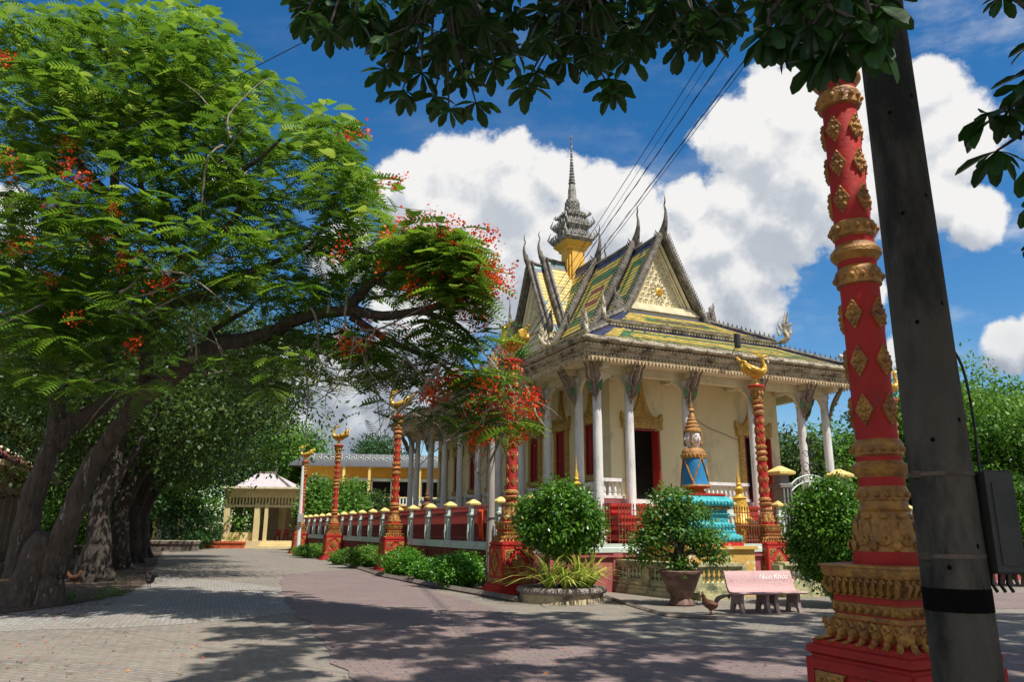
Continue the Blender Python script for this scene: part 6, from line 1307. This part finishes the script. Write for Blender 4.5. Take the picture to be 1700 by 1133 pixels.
hubs = [Py(750, -60, 5.2), Py(950, -70, 5.2), Py(1130, -60, 5.2), Py(590, -70, 5.3), Py(1360, -80, 2.9), Py(1790, 120, 3.3)]
for t in tips:
    h = min(hubs, key=lambda q: np.linalg.norm(q-t)); m_ = (h+t)/2+rng.normal(size=3)*.06; b.tube([tuple(h-OV), tuple(m_-OV), tuple(t-OV)], [.02, .012, .006], 5, smooth=3)
for h in hubs: b.tube([tuple(h-OV), tuple(h*.5+np.array([1.5, -1.2, 3.0])-OV+np.array([0, 0, .6])), (0, .3, 4.8)], [.025, .05, .08], 6, smooth=3)
b.build('trunk', 'bark2', ov)
# unseen tree added out of frame on the right to shade the court
for i, (x, y, z, r) in enumerate(((17, 8.5, 12.5, 5.0),)):
    tree('added_shade_tree', 'unseen leafy tree added beyond the right edge to shade the court', (x, y), [(0, 0, 0), (0, 0, 4), (.2, 0, 8), (0, 0, z)], .4, .15, blobset(0, 0, z, r, r, 2.4, 26, 9, 60+i, .42), 'dk', .42, per=16, clump=1.3)
# ------------------------------------------------------------ sun, sky, clouds
sun = bpy.data.lights.new('sun', 'SUN'); sun.energy = 5.0; sun.angle = radians(.55); sun.color = (1.0, .955, .87); so = bpy.data.objects.new('sun', sun); COL.objects.link(so)
so.rotation_euler = (Vector(SUND)).to_track_quat('Z', 'Y').to_euler(); so.location = (30, -30, 60)
w = bpy.data.worlds.new('World'); S.world = w; w.use_nodes = True; nt = w.node_tree; L = nt.links
for n in list(nt.nodes): nt.nodes.remove(n)
out = _n(nt, 'ShaderNodeOutputWorld'); sky = _n(nt, 'ShaderNodeTexSky', sky_type='NISHITA'); sky.sun_disc = False; sky.sun_elevation = math.asin(SUND[2]); sky.sun_rotation = atan2(SUND[0], SUND[1]); sky.ozone_density = 2.2; sky.air_density = 1.0; sky.dust_density = .25
hs = _n(nt, 'ShaderNodeHueSaturation'); hs.inputs['Saturation'].default_value = 1.38; hs.inputs['Value'].default_value = 1.0; L.new(sky.outputs['Color'], hs.inputs['Color'])
bg = _n(nt, 'ShaderNodeBackground'); bg.inputs['Strength'].default_value = .098; L.new(hs.outputs['Color'], bg.inputs['Color'])
tc = _n(nt, 'ShaderNodeTexCoord'); nm = _n(nt, 'ShaderNodeVectorMath', operation='NORMALIZE'); L.new(tc.outputs['Generated'], nm.inputs[0])
def mth(op, a, b=None, clamp=False):
    n = _n(nt, 'ShaderNodeMath', operation=op); n.use_clamp = clamp
    for i, v in enumerate((a, b)):
        if v is None: continue
        if isinstance(v, (int, float)): n.inputs[i].default_value = v
        else: L.new(v, n.inputs[i])
    return n.outputs[0]
CL = [(690, 320, 62), (760, 345, 105), (860, 330, 90), (925, 290, 66), (975, 330, 70), (800, 440, 130), (920, 430, 140), (1030, 390, 100), (1000, 500, 120), (1090, 440, 110), (640, 312, 28), (1140, 345, 48), (1150, 500, 110), (1230, 460, 95), (1190, 400, 70), (1225, 330, 60), (1290, 370, 85), (1270, 250, 85), (1330, 280, 100), (1310, 190, 72), (1380, 210, 70), (1400, 330, 90), (1390, 130, 40),
      (1530, 150, 55), (1555, 215, 62), (1600, 250, 60), (1500, 250, 60), (1680, 565, 42), (1730, 550, 45), (560, 640, 110), (640, 610, 90), (500, 620, 90), (700, 540, 110), (590, 700, 90), (560, 420, 60), (20, 345, 50), (1500, 600, 45), (1620, 350, 46), (1560, 330, 50), (1440, 480, 28), (740, 700, 60), (480, 700, 80), (380, 300, 30), (1900, 350, 110), (2000, 600, 140), (-250, 400, 150), (-200, 700, 160), (2300, 200, 200)]
CLW = [((-.5, -.8, .6), .42), ((.6, -.7, .35), .4), ((.1, -.2, 1), .32), ((-.9, -.1, .35), .3), ((.95, .1, .4), .3), ((0, -1, .2), .4)]  # unseen clouds around and behind the camera, added to whiten the fill light
def dens(vec, det=12):
    cur = None
    for x, y, r in CL:
        d = ray(x, y); d = d/np.linalg.norm(d); rr = r/1240*.95
        ds = _n(nt, 'ShaderNodeVectorMath', operation='DISTANCE'); L.new(vec, ds.inputs[0]); ds.inputs[1].default_value = tuple(d)
        v = mth('SUBTRACT', 1.0, mth('DIVIDE', ds.outputs['Value'], rr))
        cur = v if cur is None else mth('MAXIMUM', cur, v)
    for c_, r_ in CLW:
        ds = _n(nt, 'ShaderNodeVectorMath', operation='DISTANCE'); L.new(vec, ds.inputs[0]); ds.inputs[1].default_value = tuple(Vector(c_).normalized()); cur = mth('MAXIMUM', cur, mth('SUBTRACT', 1.0, mth('DIVIDE', ds.outputs['Value'], r_)))
    n1 = _n(nt, 'ShaderNodeTexNoise'); n1.inputs['Scale'].default_value = 9; n1.inputs['Detail'].default_value = det; n1.inputs['Roughness'].default_value = .60; L.new(vec, n1.inputs['Vector'])
    cur = mth('MAXIMUM', cur, -1.2)
    return mth('ADD', mth('MULTIPLY', cur, .55), mth('MULTIPLY', mth('SUBTRACT', n1.outputs['Fac'], .5), 1.5))
D0 = dens(nm.outputs['Vector'])
sh = _n(nt, 'ShaderNodeVectorMath', operation='ADD'); L.new(nm.outputs['Vector'], sh.inputs[0]); sv = Vector((SUND[0], SUND[1]*.3, SUND[2])).normalized()*.035; sh.inputs[1].default_value = tuple(sv)
D1 = dens(sh.outputs['Vector'], 5)
mr = _n(nt, 'ShaderNodeMapRange', interpolation_type='SMOOTHSTEP'); mr.inputs['From Min'].default_value = -.07; mr.inputs['From Max'].default_value = .10; L.new(D0, mr.inputs['Value'])
# thin veils
n2 = _n(nt, 'ShaderNodeTexNoise'); n2.inputs['Scale'].default_value = 4.5; n2.inputs['Detail'].default_value = 10; n2.inputs['Roughness'].default_value = .62; mp = _n(nt, 'ShaderNodeMapping'); mp.inputs['Scale'].default_value = (1, 1, 2.6); L.new(nm.outputs['Vector'], mp.inputs['Vector']); L.new(mp.outputs['Vector'], n2.inputs['Vector'])
vr = _n(nt, 'ShaderNodeMapRange', interpolation_type='SMOOTHSTEP'); vr.inputs['From Min'].default_value = .46; vr.inputs['From Max'].default_value = .74; vr.inputs['To Max'].default_value = .55; L.new(n2.outputs['Fac'], vr.inputs['Value'])
sp = _n(nt, 'ShaderNodeSeparateXYZ'); L.new(nm.outputs['Vector'], sp.inputs[0])
side = _n(nt, 'ShaderNodeMapRange'); side.inputs['From Min'].default_value = .05; side.inputs['From Max'].default_value = .5; L.new(sp.outputs['X'], side.inputs['Value'])
al = mth('MAXIMUM', mr.outputs['Result'], mth('MULTIPLY', vr.outputs['Result'], mth('ADD', mth('MULTIPLY', side.outputs['Result'], .9), .15)))
# light and shade inside the cloud: less cloud toward the sun means a lit rim
lit = _n(nt, 'ShaderNodeMapRange', interpolation_type='SMOOTHSTEP'); lit.inputs['From Min'].default_value = -.22; lit.inputs['From Max'].default_value = .30; L.new(mth('SUBTRACT', D0, D1), lit.inputs['Value'])
thick = _n(nt, 'ShaderNodeMapRange'); thick.inputs['From Min'].default_value = .1; thick.inputs['From Max'].default_value = .7; L.new(D0, thick.inputs['Value'])
hgt = _n(nt, 'ShaderNodeMapRange'); hgt.inputs['From Min'].default_value = .10; hgt.inputs['From Max'].default_value = .42; L.new(sp.outputs['Z'], hgt.inputs['Value'])
br = mth('ADD', mth('MULTIPLY', lit.outputs['Result'], .50), mth('ADD', mth('MULTIPLY', hgt.outputs['Result'], .36), mth('SUBTRACT', .20, mth('MULTIPLY', thick.outputs['Result'], .12))), True)
cr = _n(nt, 'ShaderNodeValToRGB'); e = cr.color_ramp.elements; e[0].position = .15; e[0].color = (.30, .345, .42, 1); e[1].position = .9; e[1].color = (.98, .97, .96, 1); m_ = e.new(.55); m_.color = (.62, .66, .72, 1); L.new(br, cr.inputs['Fac'])
cb_ = _n(nt, 'ShaderNodeBackground'); cb_.inputs['Strength'].default_value = .70; L.new(cr.outputs['Color'], cb_.inputs['Color'])
mx = _n(nt, 'ShaderNodeMixShader'); L.new(al, mx.inputs[0]); L.new(bg.outputs[0], mx.inputs[1]); L.new(cb_.outputs[0], mx.inputs[2]); L.new(mx.outputs[0], out.inputs['Surface'])
w.cycles.sampling_method = 'MANUAL'; w.cycles.sample_map_resolution = 1024
S.view_settings.view_transform = 'Standard'; S.view_settings.look = 'None'; S.view_settings.exposure = 0.40; S.view_settings.gamma = 1
S.cycles.max_bounces = 6; S.cycles.diffuse_bounces = 3; S.cycles.transmission_bounces = 4; S.cycles.transparent_max_bounces = 4
